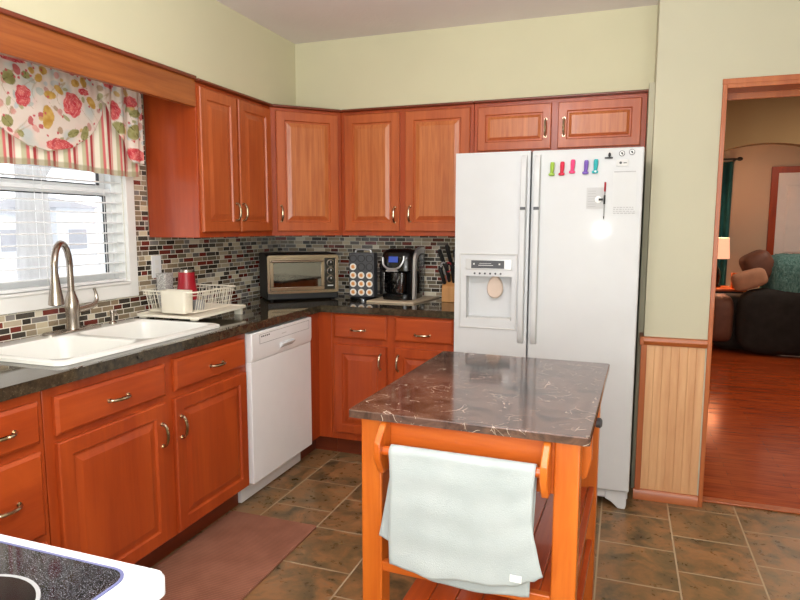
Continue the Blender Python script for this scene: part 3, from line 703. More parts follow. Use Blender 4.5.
# outlet plate
t = thing('outlet_plate', 'white outlet plate on the mosaic tiles right of the window', 'outlet', (0.006, -1.273, 1.17))
obj('plate', bx(0.0065, 0.012, -1.309, -1.239, 1.113, 1.229), MT['vinyl'], t, 0.002)
for z in (1.15, 1.192): obj('socket', bx(0.0122, 0.0135, -1.288, -1.260, z-0.014, z+0.014), MT['paint_white'], t, 0.001)

# ------------------------------------------------------------------ window valance
def ell(y, z, f, rot=0.0):
    cy, cz_, ry, rz = f; a, b_ = y-cy, z-cz_
    if rot: a, b_ = a*math.cos(rot)+b_*math.sin(rot), -a*math.sin(rot)+b_*math.cos(rot)
    return (a/ry)**2+(b_/rz)**2, math.atan2(b_/rz, a/ry)
RED = [(-2.082,1.877,.033,.041),(-1.852,1.882,.05,.051),(-1.913,1.711,.065,.026),(-1.615,1.9,.03,.043),(-1.519,1.955,.042,.025),(-1.786,1.947,.029,.014),(-2.108,2.007,.055,.012),(-1.493,1.715,.064,.031),(-1.646,2.003,.032,.014)]
GOLD = [(-1.966,1.9,.029,.015),(-1.918,1.93,.016,.022),(-1.977,1.813,.046,.026),(-2.037,1.98,.014,.012),(-1.984,1.992,.019,.017),(-2.006,1.958,.018,.015),(-1.783,1.988,.023,.018),(-1.743,1.91,.03,.019),(-1.829,1.974,.022,.016)]
OLIV = [(-2.132,1.935,.026,.028),(-2.062,1.958,.014,.02),(-2.144,1.775,.025,.02),(-1.844,1.768,.031,.016),(-1.781,1.777,.032,.02),(-1.5,1.82,.031,.04),(-1.488,1.906,.036,.018),(-1.594,1.826,.026,.034),(-2.089,1.735,.014,.012)]
rg = random.Random(3)
RED += [(-2.26,1.93,.04,.04),(-2.32,1.78,.05,.04)]; OLIV += [(-2.23,1.83,.03,.02),(-2.36,1.9,.03,.03)]
MINOR = []
for _ in range(150):
    MINOR.append((rg.uniform(-2.45, -1.43), rg.uniform(1.68, 2.04), rg.uniform(.007, .022), rg.uniform(.006, .016), rg.choice([(206,150,140),(214,178,112),(166,164,116),(190,196,190),(222,160,150),(180,150,120),(196,84,88),(200,206,208)]), rg.uniform(0, 3)))
def hash2(i, j): 
    h = math.sin(i*127.1+j*311.7)*43758.5453; return h-math.floor(h)
def vnoise(x, y):
    i, j = math.floor(x), math.floor(y); fx, fy = x-i, y-j; fx, fy = fx*fx*(3-2*fx), fy*fy*(3-2*fy)
    return (hash2(i,j)*(1-fx)+hash2(i+1,j)*fx)*(1-fy)+(hash2(i,j+1)*(1-fx)+hash2(i+1,j+1)*fx)*fy
def mixc(a, b_, t): return tuple(x*(1-t)+y*t for x, y in zip(a, b_))
def floral(y, z):
    c = (236, 222, 210); n1 = vnoise(y*16+3, z*16); n2 = vnoise(y*30, z*30+9)
    c = mixc(c, (205, 210, 206), max(0, min(1, (n1-0.55)*3.5))); c = mixc(c, (240, 214, 206), max(0, min(1, (n2-0.6)*2.5)))
    for (a1, b1, a2, b2, cc2, ro) in MINOR:
        if abs(y-a1) < 0.024 and abs(z-b1) < 0.024 and ell(y, z, (a1, b1, a2, b2), ro)[0] < 1: c = mixc(c, cc2, 0.8)
    v = abs(math.sin(y*55+2.2*math.sin(z*34))-(z-1.85)*9)
    if v < 0.07 and n1 > 0.35: c = mixc(c, (176, 150, 112), 0.6)
    for k, f in enumerate(OLIV):
        d, a = ell(y, z, f, 0.5+k)
        if d < 1: c = mixc((142, 138, 84), (176, 172, 122), vnoise(y*90, z*90)); c = mixc(c, (110, 106, 60), 1.0 if abs(math.sin(a)) < 0.1 else 0)
    for k, f in enumerate(GOLD):
        d, a = ell(y, z, f, 0.8*k)
        if d < 1: c = mixc((196, 150, 70), (222, 186, 112), vnoise(y*80, z*80))
    for k, f in enumerate(RED):
        d, a = ell(y, z, f)
        d += 0.10*math.cos(a*7+k)+0.08*math.cos(a*4+k)
        if d < 0.95:
            q = vnoise(y*70+k, z*70); c = mixc((196, 52, 66), (232, 134, 126), q)
            if abs(math.sin(math.sqrt(max(d, 0))*9+a*3)) < 0.22: c = mixc(c, (246, 200, 190), 0.6)
    h = hash2(math.floor(y*60), math.floor(z*60))
    if h > 0.93:
        fy, fz = (y*60) % 1-0.5, (z*60) % 1-0.5
        if fy*fy+fz*fz < 0.09: c = (206, 96, 100)
    return c
def stripes(y, z, hem):
    p = ((y+3)/0.098) % 1
    if p < 0.24: c = (204, 84, 86)
    elif p < 0.28: c = (236, 226, 206)
    elif p < 0.34: c = (226, 150, 144)
    elif p < 0.56: c = (240, 232, 212)
    elif p < 0.70: c = (196, 190, 156)
    elif p < 0.82: c = (216, 112, 112)
    else: c = (242, 234, 212)
    return mixc(c, (150, 140, 110), 0.55) if hem else c
def cloth(name, parent, ny, nz, pos, colf):
    bm = new_bm(); grid = []
    for j in range(nz+1): grid.append([bm.verts.new(pos(i/ny, j/nz)) for i in range(ny+1)])
    for j in range(nz):
        for i in range(ny): bm.faces.new((grid[j][i], grid[j][i+1], grid[j+1][i+1], grid[j+1][i]))
    off = OFF[parent.name]
    cols = []
    for j in range(nz+1):
        for i in range(ny+1):
            p = grid[j][i].co; cols.append((*lin([max(0, min(255, v)) for v in colf(p.y, p.z, i/ny, j/nz)]), 1))
    o = obj(name, bm, MT['print'], parent, angle=180)
    at = o.data.color_attributes.new('print', 'FLOAT_COLOR', 'POINT')
    for k, cc_ in enumerate(cols): at.data[k].color = cc_
    return o
va = thing('window_valance', 'floral swag valance with red striped underlayer over the kitchen window', 'valance', (0.08, -1.92, 2.03))
VY0, VY1, VZ = -2.45, -1.440, 2.045
def hemz(y): return 1.62+0.006*math.sin(y*9)
def p_str(s, t):
    y = VY0+(VY1-0.004-VY0)*s; z = VZ-0.01-(VZ-0.01-hemz(y))*t
    return (0.070+0.007*math.sin(y*64)*(0.3+t)+0.004*math.sin(y*31+1)*t, y, z)
cloth('stripe_panel', va, 260, 60, p_str, lambda y, z, s, t: stripes(y, z, t > 0.945))
def swagz(y):
    # lower edge of the swag, lowest in the middle
    kn = [(-2.45, 1.95), (-2.27, 1.95), (-2.255, 1.87), (-2.22, 1.80), (-2.173, 1.747), (-2.122, 1.718), (-2.059, 1.693), (-1.962, 1.681), (-1.854, 1.705), (-1.771, 1.752), (-1.721, 1.799), (-1.68, 1.87), (-1.666, 1.95), (-1.3, 1.95)]
    for (a, za), (b_, zb) in zip(kn, kn[1:]):
        if a <= y <= b_:
            t = (y-a)/(b_-a); return za+(zb-za)*t
    return 1.95
def p_swag(s, t):
    y = -2.272+(-1.662+2.272)*s; z = VZ-(VZ-swagz(y))*t
    bow = math.sin(PI*s); dr = (z+0.35*(y+1.965)**2*2)
    return (0.100+0.022*bow*math.sin(PI*min(1, t*1.1))**0.7+0.004*math.sin(dr*70)*bow*min(1, 3*t)+0.0012*(1-t)*math.sin(y*150), y, z)
cloth('swag', va, 200, 130, p_swag, lambda y, z, s, t: mixc(floral(y, z), (150, 140, 110), 0.5) if t > 0.985 else floral(y, z))
def p_jab(side):
    def f(s, t):
        if side > 0:
            y = -1.70+(VY1+1.70)*s; zl = 1.95-0.33*min(1, max(0, (y+1.70)/0.22))+0.0
        else:
            y = -2.235+(VY0+2.235)*s; zl = 1.95-0.33*min(1, max(0, (-2.235-y)/0.2))
        zl = max(zl, 1.675); zl = zl if side < 0 else {True: zl}[True]
        z = VZ-(VZ-zl)*t
        return (0.112+0.009*math.sin(y*75+t*0.8)*(0.5+0.5*t)+0.0015*math.sin(y*190), y, z)
    return f
jc = lambda y, z, s, t: mixc(floral(y, z), (150, 140, 110), 0.5) if t > 0.988 else floral(y, z)
cloth('jabot', va, 80, 120, p_jab(1), jc); cloth('jabot', va, 60, 90, p_jab(-1), jc)
obj('rod', cyl(new_bm(), (0.055, -2.46, 2.04), (0.055, -1.40, 2.04), 0.008, 10), MT['vinyl'], va)

# ------------------------------------------------------------------ dishwasher
d = thing('dishwasher', 'white dishwasher between the sink cabinet and the corner', 'dishwasher', (0.3, -1.09, 0))
Y0, Y1 = -1.374, -0.757
obj('body', bx(0.02, 0.60, Y0+0.004, Y1-0.004, 0.10, 0.872), MT['fridge_side'], d)
obj('toe_panel', bx(0.50, 0.555, Y0+0.003, Y1-0.004, 0.004, 0.11), MT['dish_white'], d, 0.003)
dr = obj('door', bx(0.60, 0.632, Y0+0.003, Y1-0.003, 0.115, 0.7232), MT['dish_white'], d, 0.002)
pn = new_bm(); prism(pn, [(0.60, Y0+0.003, 0.7236), (0.633, Y0+0.003, 0.7236), (0.640, Y0+0.003, 0.748), (0.640, Y0+0.003, 0.868), (0.60, Y0+0.003, 0.868)], (0, Y1-Y0-0.006, 0))
cp = obj('control_panel', pn, MT['dish_white'], d, 0.004)
b = new_bm(); yc = (Y0+Y1)/2
for (a0, a1, z0, z1) in ((Y0+0.07, Y1-0.035, 0.806, 0.808), (Y0+0.07, Y1-0.035, 0.852, 0.8535), (Y0+0.07, Y0+0.072, 0.806, 0.8535), (Y1-0.037, Y1-0.035, 0.806, 0.8535)): box(b, 0.640, 0.6408, a0, a1, z0, z1)
obj('panel_outline', b, MT['grey'], cp)
b = new_bm()
for k in range(5): box(b, 0.640, 0.6412, Y0+0.085+k*0.017, Y0+0.095+k*0.017, 0.838, 0.845)
obj('buttons', b, MT['dark_grey'], cp)
b = new_bm(); prism(b, [(0.6395, yc-0.05, 0.752), (0.660, yc-0.05, 0.770), (0.662, yc-0.05, 0.778), (0.6395, yc-0.05, 0.782)], (0, 0.13, 0)); obj('latch_handle', b, MT['white_gloss'], cp, 0.003)
b = new_bm(); box(b, 0.640, 0.6408, yc-0.028, yc+0.02, 0.824, 0.829); obj('badge', b, MT['light_grey'], cp)

# ------------------------------------------------------------------ refrigerator
f = thing('refrigerator', 'white side-by-side refrigerator with water dispenser in its left door', 'refrigerator', (1.93, -0.4, 0))
RX0, RX1, RS = 1.491, 2.375, 1.866; RY = -0.805; RZ = 1.745
obj('cabinet', bx(RX0+0.004, RX1-0.004, RY+0.075, -0.05, 0.03, 1.735), MT['fridge_side'], f, 0.004)
# left door with a recess for the dispenser
DX_0, DX_1, DZ_0, DZ_1 = 1.552, 1.784, 0.912, 1.132
b = new_bm(); x0, x1, y0, y1, z0, z1 = RX0, RS-0.004, RY, RY+0.068, 0.095, RZ
box(b, x0, DX_0, y0, y1, z0, z1); box(b, DX_1, x1, y0, y1, z0, z1); box(b, DX_0, DX_1, y0, y1, z0, DZ_0); box(b, DX_0, DX_1, y0, y1, DZ_1, z1); box(b, DX_0, DX_1, y1-0.008, y1, DZ_0, DZ_1)
bmesh.ops.remove_doubles(b, verts=b.verts, dist=1e-5)
kill = [fc for fc in b.faces if any(fc is not g_ and (fc.calc_center_median()-g_.calc_center_median()).length < 1e-5 for g_ in b.faces)]
bmesh.ops.delete(b, geom=kill, context='FACES')
fd = obj('freezer_door', b, MT['fridge_white'], f, 0, smooth=False)
rd = obj('fridge_door', bx(RS+0.003, RX1, RY, RY+0.068, 0.095, RZ), MT['fridge_white'], f, 0.008, seg=3)
def fh(parent, xa, xb):
    b = new_bm()
    prof = [(0.80, 0.004), (0.83, 0.026), (0.95, 0.034), (1.25, 0.036), (1.55, 0.034), (1.69, 0.028), (1.725, 0.004)]
    rings = []
    for z, t in prof: rings.append([(xa, RY+0.001, z), (xb, RY+0.001, z), (xb-0.004, RY-t, z), (xa+0.004, RY-t, z)])
    loops(b, rings); return obj('handle', b, MT['fridge_white'], parent, 0.003)
h1 = fh(fd, 1.818, 1.850); h2 = fh(rd, 1.882, 1.914)
for h, xa in ((h1, 1.822), (h2, 1.886)): obj('handle_band', bx(xa, xa+0.026, RY-0.0385, RY-0.034, 1.462, 1.476), MT['dark_grey'], h)
# dispenser
b = new_bm(); e = 0.006
for a in ((1.517, 1.811, 1.241, 1.247), (1.517, 1.811, 0.866, 0.872), (1.517, 1.523, 0.872, 1.241), (1.805, 1.811, 0.872, 1.241)): box(b, a[0], a[1], RY-e, RY, a[2], a[3])
disp = obj('dispenser_frame', b, MT['light_grey'], fd, 0.002)
obj('display_panel', bx(1.549, 1.784, RY-0.005, RY, 1.166, 1.219), MT['steel_silver'], disp, 0.002)
obj('display', bx(1.578, 1.746, RY-0.0062, RY-0.005, 1.172, 1.212), MT['dark_grey'], disp)
b = new_bm()
for xx in (1.592, 1.722): box(b, xx-0.004, xx+0.004, RY-0.0068, RY-0.0062, 1.190, 1.198)
box(b, 1.615, 1.690, RY-0.0068, RY-0.0062, 1.186, 1.189); box(b, 1.620, 1.68, RY-0.0068, RY-0.0062, 1.196, 1.198)
obj('display_marks', b, MT['light_grey'], disp)
b = new_bm()
for k in range(6): lathe(b, (1.595+k*0.0265, RY-0.0005, 1.146), [(0.0055, 0), (0.005, 0.003)], 10, '-y')
obj('buttons', b, MT['dark_grey'], disp)
b = new_bm()
ring = []
for k in range(24):
    a = 2*PI*k/24; rz_ = 0.058; rx = 0.040*(1-0.16*math.sin(a)); ring.append((1.692+rx*math.cos(a), RZ*0+1.075+rz_*math.sin(a)))
loops(b, [[(p[0], RY+0.058, p[1]) for p in ring], [(p[0], RY+0.040, p[1]) for p in ring], [(1.692+(p[0]-1.692)*0.9, RY+0.034, 1.075+(p[1]-1.075)*0.9) for p in ring]])
obj('paddle', b, MT['pad_beige'], disp, label='beige egg-shaped dispenser paddle')
obj('drip_tray', bx(DX_0+0.004, DX_1-0.004, RY+0.002, RY+0.058, DZ_0, DZ_0+0.008), MT['light_grey'], disp)
obj('kick_grille', bx(RX0+0.02, RX1-0.02, RY+0.025, RY+0.074, 0.048, 0.09), MT['white_gloss'], f, 0.003)
for xx in (RX0+0.06, RX1-0.06):
    b = new_bm(); prism(b, [(xx-0.05, RY+0.02, 0.093), (xx+0.05, RY+0.02, 0.093), (xx+0.05, RY+0.02, 0.02), (xx+0.045, RY+0.02, 0.0), (xx+0.012, RY+0.02, 0.0), (xx-0.02, RY+0.02, 0.03), (xx-0.05, RY+0.02, 0.045)], (0, 0.06, 0)); obj('foot', b, MT['white_gloss'], f, 0.004)
# things on the fridge door
YM = RY-0.0006
def clip(color, srgb, x, zt, label):
    m = plain(color+'_clip_plastic', srgb, 0.35)
    t = thing('bag_clip', label, 'clip', (x, YM, zt-0.03), 'bag clips on the refrigerator door')
    b = new_bm(); tilt = 0.002
    tube(b, smooth_pts([(x+tilt, YM-0.011, zt), (x+0.001, YM-0.012, zt-0.02), (x, YM-0.011, zt-0.04), (x-tilt, YM-0.010, zt-0.052)], 4), [0.0085, 0.0098, 0.0105, 0.0105, 0.0105, 0.0102, 0.0098, 0.0094, 0.009, 0.0085, 0.008, 0.0076, 0.0072], 10)
    obj('grip', b, m, t)
    b = new_bm(); superell(b, (x-tilt, YM-0.0085, zt-0.057), (0.015, 0.0075, 0.0075), 0.8, 14, 8); obj('jaw', b, m, t)
    if color == 'teal': obj('dot', lathe(new_bm(), (x, YM-0.0158, zt-0.055), [(0.005, 0), (0.004, 0.002)], 10, '-y'), MT['paper'], t)
clip('green', (146, 180, 60), 1.966, 1.686, 'green bag clip, leftmost of the row on the refrigerator')
clip('red', (206, 30, 66), 2.012, 1.687, 'deep red bag clip beside the green one on the refrigerator')
clip('pink', (226, 66, 122), 2.060, 1.695, 'pink bag clip in the middle of the row on the refrigerator')
clip('purple', (118, 86, 176), 2.121, 1.690, 'purple bag clip between the pink and teal ones')
clip('teal', (40, 172, 178), 2.164, 1.693, 'teal bag clip with a white dot, rightmost of the row')
def magnet(x, z, label):
    t = thing('magnet', label, 'magnet', (x, YM, z))
    obj('ring', lathe(new_bm(), (x, YM, z), [(0.013, 0), (0.013, 0.003), (0.0105, 0.004)], 18, '-y'), MT['dark_grey'], t)
    obj('face', lathe(new_bm(), (x, YM-0.0041, z), [(0.0102, 0), (0.0102, 0.0012)], 18, '-y'), MT['paper'], t)
    b = new_bm(); box(b, x-0.005, x+0.004, YM-0.0062, YM-0.0053, z-0.001, z+0.005); box(b, x-0.002, x+0.006, YM-0.0062, YM-0.0053, z-0.006, z); obj('mark', b, MT['dark_grey'], t)
    return t
magnet(2.278, 1.717, 'round white magnet above the silver plate magnet'); magnet(2.321, 1.722, 'round white magnet nearest the refrigerator right edge')
t = thing('magnet', 'black figure magnet left of the two round ones', 'magnet', (2.222, YM, 1.71))
b = new_bm(); lathe(b, (2.225, YM, 1.718), [(0.0125, 0), (0.0125, 0.003), (0.011, 0.0035)], 18, '-y'); obj('disc', b, MT['light_grey'], t)
b = new_bm(); superell(b, (2.224, YM-0.008, 1.712), (0.006, 0.004, 0.011), 0.9, 12, 8); box(b, 2.203, 2.239, YM-0.008, YM-0.0042, 1.695, 1.702); obj('figure', b, MT['black'], t)
t = thing('magnet', 'silver rectangular magnet below the round magnets', 'magnet', (2.282, YM, 1.674))
obj('plate', bx(2.255, 2.308, YM-0.004, YM, 1.660, 1.689), MT['light_grey'], t, 0.001)
b = new_bm(); lathe(b, (2.274, YM-0.0042, 1.675), [(0.006, 0), (0.005, 0.001)], 12, '-y'); box(b, 2.286, 2.301, YM-0.005, YM-0.0042, 1.672, 1.676); obj('mark', b, MT['dark_grey'], t)
t = thing('note_pad', 'small square notepad held on the refrigerator beside the pen', 'notepad', (2.165, YM, 1.515))
obj('sheet', bx(2.128, 2.204, YM-0.003, YM, 1.466, 1.564), plain('notepad_paper', (190, 191, 191), 0.7, 0, 0.01), t)
b = new_bm()
for k in range(7): box(b, 2.134, 2.17, YM-0.0036, YM-0.0031, 1.475+k*0.012, 1.4763+k*0.012)
obj('lines', b, MT['grey'], t)
t = thing('magnet', 'round white clip magnet holding the pen beside the notepad', 'magnet', (2.183, YM-0.0036, 1.509))
obj('disc', lathe(new_bm(), (2.181, YM-0.0036, 1.508), [(0.016, 0), (0.015, 0.005), (0.012, 0.006)], 20, '-y'), MT['paper'], t)
obj('clip', bx(2.183, 2.2025, YM-0.015, YM-0.0098, 1.503, 1.513), MT['black'], t, 0.002)
t = thing('pen', 'slim red and black pen hanging upright beside the notepad', 'pen', (2.209, YM-0.006, 1.42))
obj('barrel', cyl(new_bm(), (2.2085, YM-0.006, 1.43), (2.2095, YM-0.006, 1.545), 0.0026, 8), MT['grey'], t)
obj('cap', cyl(new_bm(), (2.2095, YM-0.006, 1.545), (2.2100, YM-0.006, 1.588), 0.0045, 10), MT['red_cup'], t)
obj('grip', cyl(new_bm(), (2.2090, YM-0.006, 1.487), (2.2092, YM-0.006, 1.528), 0.0042, 10), MT['black'], t)
obj('tip', tube(new_bm(), [(2.2085, YM-0.006, 1.43), (2.2084, YM-0.006, 1.416)], [0.003, 0.001], 8), MT['black'], t)
t = thing('paper_sheet', 'white sheet of paper lying flat on the refrigerator below the magnets', 'paper', (2.30, YM, 1.54))
obj('sheet', bx(2.243, 2.346, YM-0.001, YM, 1.437, 1.640), plain('thin_sheet_paper', (206, 208, 208), 0.6, 0, 0.01), t)
b = new_bm(); rg = random.Random(5)
for k in range(4):
    x = 2.250
    while x < 2.335:
        w = rg.uniform(0.006, 0.014); box(b, x, x+w, YM-0.0016, YM-0.0011, 1.442+k*0.009, 1.446+k*0.009); x += w+0.004
box(b, 2.247, 2.342, YM-0.0016, YM-0.0011, 1.632, 1.637); obj('print', b, MT['faint_ink'], t)

# ------------------------------------------------------------------ toaster oven in the corner
A, B = Vector((0.262, -0.612, 0)), Vector((0.602, -0.318, 0)); U = (B-A).normalized(); rz = math.atan2(U.y, U.x); W = (B-A).length; DP = 0.29
mid = (A+B)/2
o = thing('toaster_oven', 'black and silver toaster oven angled into the counter corner', 'toaster oven', (mid.x, mid.y, 0.92), rotz=rz)
h = W/2   # local: x along front, y into the corner, z up
b = new_bm(); prof = [(0.0, 0.008), (0.0, 0.262), (0.02, 0.285), (0.05, 0.292), (DP, 0.292), (DP, 0.008)]
prism(b, [(-h, p[0]+0.004, p[1]) for p in prof], (W, 0, 0)); obj('body', b, MT['black'], o, 0.006)
for sx in (-h+0.03, h-0.03):
    for sy in (0.03, DP-0.03): obj('foot', lathe(new_bm(), (sx, sy, 0.0003), [(0.012, 0), (0.014, 0.0078)], 12), MT['black'], o)
b = new_bm(); R0 = roundrect(-h+0.002, h-0.002, 0.048, 0.284, 0.015, 4); R1 = roundrect(-h+0.016, h-0.016, 0.062, 0.268, 0.010, 4)
loops(b, [[(p[0], 0.003, p[1]) for p in R0], [(p[0], -0.012, p[1]) for p in R0], [(p[0], -0.012, p[1]) for p in R1], [(p[0], 0.0, p[1]) for p in R1]], False, True); obj('front_frame', b, MT['steel_warm'], o)
dx0, dx1 = -h+0.018, h-0.092
b = new_bm(); fw = 0.022
for a in ((dx0, dx1, 0.066, 0.066+fw), (dx0, dx1, 0.264-fw, 0.264), (dx0, dx0+fw, 0.066+fw, 0.264-fw), (dx1-fw, dx1, 0.066+fw, 0.264-fw)): box(b, a[0], a[1], -0.010, -0.001, a[2], a[3])
dd = obj('door', b, MT['steel_warm'], o, 0.002)
obj('door_glass', bx(dx0+fw, dx1-fw, -0.006, -0.003, 0.066+fw, 0.264-fw), MT['oven_glass'], dd)
b = new_bm(); tube(b, [(dx0+0.01, -0.034, 0.246), (dx1-0.01, -0.034, 0.246)], 0.007, 12)
for xx in (dx0+0.02, dx1-0.02): tube(b, [(xx, -0.008, 0.248), (xx, -0.034, 0.246)], 0.005, 8)
obj('handle', b, MT['steel_warm'], dd)
obj('control_plate', bx(h-0.088, h-0.02, -0.009, -0.001, 0.066, 0.264), MT['black_gloss'], o, 0.002)
for z in (0.232, 0.182, 0.132):
    kb = obj('knob', lathe(new_bm(), (h-0.054, -0.0092, z), [(0.020, 0), (0.019, 0.014), (0.015, 0.017)], 20, '-y'), MT['black_gloss'], o)
    obj('knob_ring', lathe(new_bm(), (h-0.054, -0.0091, z), [(0.023, 0), (0.0225, 0.003), (0.0205, 0.003)], 20, '-y'), MT['nickel'], kb)
    obj('pointer', bx(h-0.0555, h-0.0525, -0.0275, -0.0263, z+0.002, z+0.013), MT['paper'], kb)
b = new_bm(); box(b, h-0.072, h-0.036, -0.0098, -0.009, 0.088, 0.094); obj('badge', b, MT['light_grey'], o)

# ------------------------------------------------------------------ coffee corner
t = thing('trivet', 'thin beige tray under the black coffee maker', 'tray', (0.98, -0.22, 0.92))
obj('slab', prism(new_bm(), [(0.835, -0.415, 0.9203), (1.135, -0.405, 0.9203), (1.19, -0.03, 0.9203), (0.85, -0.03, 0.9203)], (0, 0, 0.010)), MT['beige'], t, 0.002)
k = thing('coffee_maker', 'black single-serve coffee maker with silver side arch on a beige tray', 'coffee maker', (0.99, -0.18, 0.9305))
kx0, kx1, ky0, ky1, kb_ = 0.885, 1.105, -0.335, -0.055, 0.9308
b = new_bm(); loops(b, [[(p[0], p[1], kb_) for p in roundrect(kx0+0.01, kx1-0.01, ky0, ky1, 0.06, 6)], [(p[0], p[1], kb_+0.035) for p in roundrect(kx0+0.005, kx1-0.005, ky0, ky1, 0.06, 6)], [(p[0], p[1], kb_+0.042) for p in roundrect(kx0+0.015, kx1-0.015, ky0+0.01, ky1, 0.055, 6)]]); obj('base', b, MT['black_gloss'], k)
b = new_bm(); loops(b, [[(p[0], p[1], kb_+0.03) for p in roundrect(kx0+0.012, kx1-0.004, -0.215, ky1, 0.03, 5)], [(p[0], p[1], kb_+0.30) for p in roundrect(kx0+0.006, kx1-0.004, -0.215, ky1, 0.03, 5)]]); obj('tower', b, MT['black_gloss'], k)
b = new_bm(); hr = [(0.165, 0.0, 0.02), (0.18, -0.01, 0.0), (0.25, -0.01, 0.0), (0.285, 0.004, 0.012), (0.305, 0.03, 0.035), (0.312, 0.07, 0.07)]
loops(b, [[(p[0], p[1], kb_+z) for p in roundrect(kx0-0.004+i*0.6, kx1+0.0-i*0.6, ky0+0.004+i, ky1-0.002, 0.065-min(0.04, i*0.4), 6)] for z, _, i in hr]); obj('brew_head', b, MT['black_gloss'], k)
# drip front (mug niche) darker column and tank
b = new_bm(); loops(b, [[(p[0], p[1], kb_+0.044) for p in roundrect(kx0+0.055, kx1-0.06, ky0+0.03, -0.2155, 0.03, 5)], [(p[0], p[1], kb_+0.17) for p in roundrect(kx0+0.055, kx1-0.06, ky0+0.03, -0.2155, 0.03, 5)]]); obj('mug_niche', b, MT['smoke_glass'], k)
b = new_bm(); loops(b, [[(p[0], p[1], kb_+0.02) for p in roundrect(kx0-0.045, kx0+0.003, -0.22, -0.07, 0.018, 4)], [(p[0], p[1], kb_+0.215) for p in roundrect(kx0-0.045, kx0+0.003, -0.22, -0.07, 0.018, 4)]]); obj('water_tank', b, MT['smoke_glass'], k)
b = new_bm(); tube(b, smooth_pts([(kx0+0.03, ky0-0.006, kb_+0.262), (kx0+0.036, ky0-0.012, kb_+0.218), (kx0+0.065, ky0-0.016, kb_+0.196), (kx0+0.105, ky0-0.016, kb_+0.192), (kx0+0.14, ky0-0.014, kb_+0.204), (kx0+0.162, ky0-0.008, kb_+0.24), (kx0+0.166, ky0-0.004, kb_+0.272)], 5), 0.006, 10)
prism(b, [(kx0+0.05, ky0-0.012, kb_+0.176), (kx0+0.13, ky0-0.012, kb_+0.176), (kx0+0.115, ky0-0.014, kb_+0.198), (kx0+0.062, ky0-0.014, kb_+0.198)], (0, 0.012, 0)); obj('silver_trim', b, MT['steel_silver'], k)
obj('display', bx(kx0+0.068, kx0+0.128, ky0-0.0085, ky0-0.004, kb_+0.232, kb_+0.268), MT['lcd'], k, 0.002, label='small blue display')
b = new_bm()   # silver arch down the right side
path = smooth_pts([(kx1-0.004, -0.10, kb_+0.300), (kx1+0.002, -0.19, kb_+0.302), (kx1+0.003, -0.255, kb_+0.285), (kx1+0.003, -0.285, kb_+0.24), (kx1+0.002, -0.289, kb_+0.12), (kx1, -0.289, kb_+0.005)], 5)
rings = []
for i, p in enumerate(path):
    q0, q1 = path[max(i-1, 0)], path[min(i+1, len(path)-1)]; tg = (q1-q0).normalized(); nn = Vector((0, -tg.z, tg.y))
    rings.append([p+nn*0.020+Vector((-0.012, 0, 0)), p+nn*0.020+Vector((0.006, 0, 0)), p-nn*0.020+Vector((0.006, 0, 0)), p-nn*0.020+Vector((-0.012, 0, 0))])
loops(b, rings); obj('side_arch', b, MT['steel_silver'], k, 0.003)
# pod tower
p = thing('pod_rack', 'black coffee pod tower beside the coffee maker', 'pod rack', (0.755, -0.27, 0.92), rotz=0.12)
hw, hh = 0.082, 0.296
obj('tray_base', lathe(new_bm(), (0, 0, 0.0003), [(0.085, 0), (0.085, 0.012), (0.06, 0.018)], 28), MT['black_gloss'], p)
b = new_bm(); box(b, -hw, hw, -0.045, 0.045, 0.018, hh); pb = obj('frame', b, MT['dark_grey'], p, 0.006)
podxy = [(-0.053+0.053*i, 0.262-0.053*j) for j in range(5) for i in range(3)]
b = new_bm()
for (px_, pz_) in podxy:
    ring = [(px_+0.0235*math.cos(2*PI*q/20), -0.0455, pz_+0.0235*math.sin(2*PI*q/20)) for q in range(20)]
    rin = [(px_+0.0195*math.cos(2*PI*q/20), -0.0455, pz_+0.0195*math.sin(2*PI*q/20)) for q in range(20)]
    rtop = [(a[0], -0.0500, a[2]) for a in ring]; rti = [(a[0], -0.0500, a[2]) for a in rin]
    loops(b, [ring, rtop, rti, rin], False, False)
obj('holder_rings', b, MT['black'], pb)
b = new_bm(); tube(b, smooth_pts([(-0.05, 0, hh-0.002), (-0.048, 0, hh+0.014), (-0.03, 0, hh+0.020), (0.03, 0, hh+0.020), (0.048, 0, hh+0.014), (0.05, 0, hh-0.002)], 4), 0.006, 10); obj('handle', b, MT['steel_silver'], p)
foil = NT('pod_foil'); tc = foil.n('ShaderNodeTexCoord'); le = foil.n('ShaderNodeVectorMath', operation='LENGTH'); mp = foil.n('ShaderNodeMapping'); mp.inputs['Scale'].default_value = (1, 0, 1); foil.l(tc.outputs['Object'], mp.inputs[0]); foil.l(mp.outputs[0], le.inputs[0])
nz = foil.noise(tc.outputs['Object'], 130, 2); r_ = foil.math('ADD', le.outputs['Value'], foil.math('MULTIPLY', foil.math('SUBTRACT', nz, 0.5), 0.012))
foil.set(foil.ramp(foil.math('MULTIPLY', r_, 40.0), [(0.0, lin((206, 120, 50))), (0.3, lin((224, 156, 84))), (0.52, lin((240, 214, 180))), (0.62, lin((240, 236, 228)))]), 0.4)
rows = ['top', 'second', 'third', 'fourth', 'bottom']; cols_ = ['left', 'middle', 'right']
Rz = Matrix.Rotation(0.12, 4, 'Z'); first = None
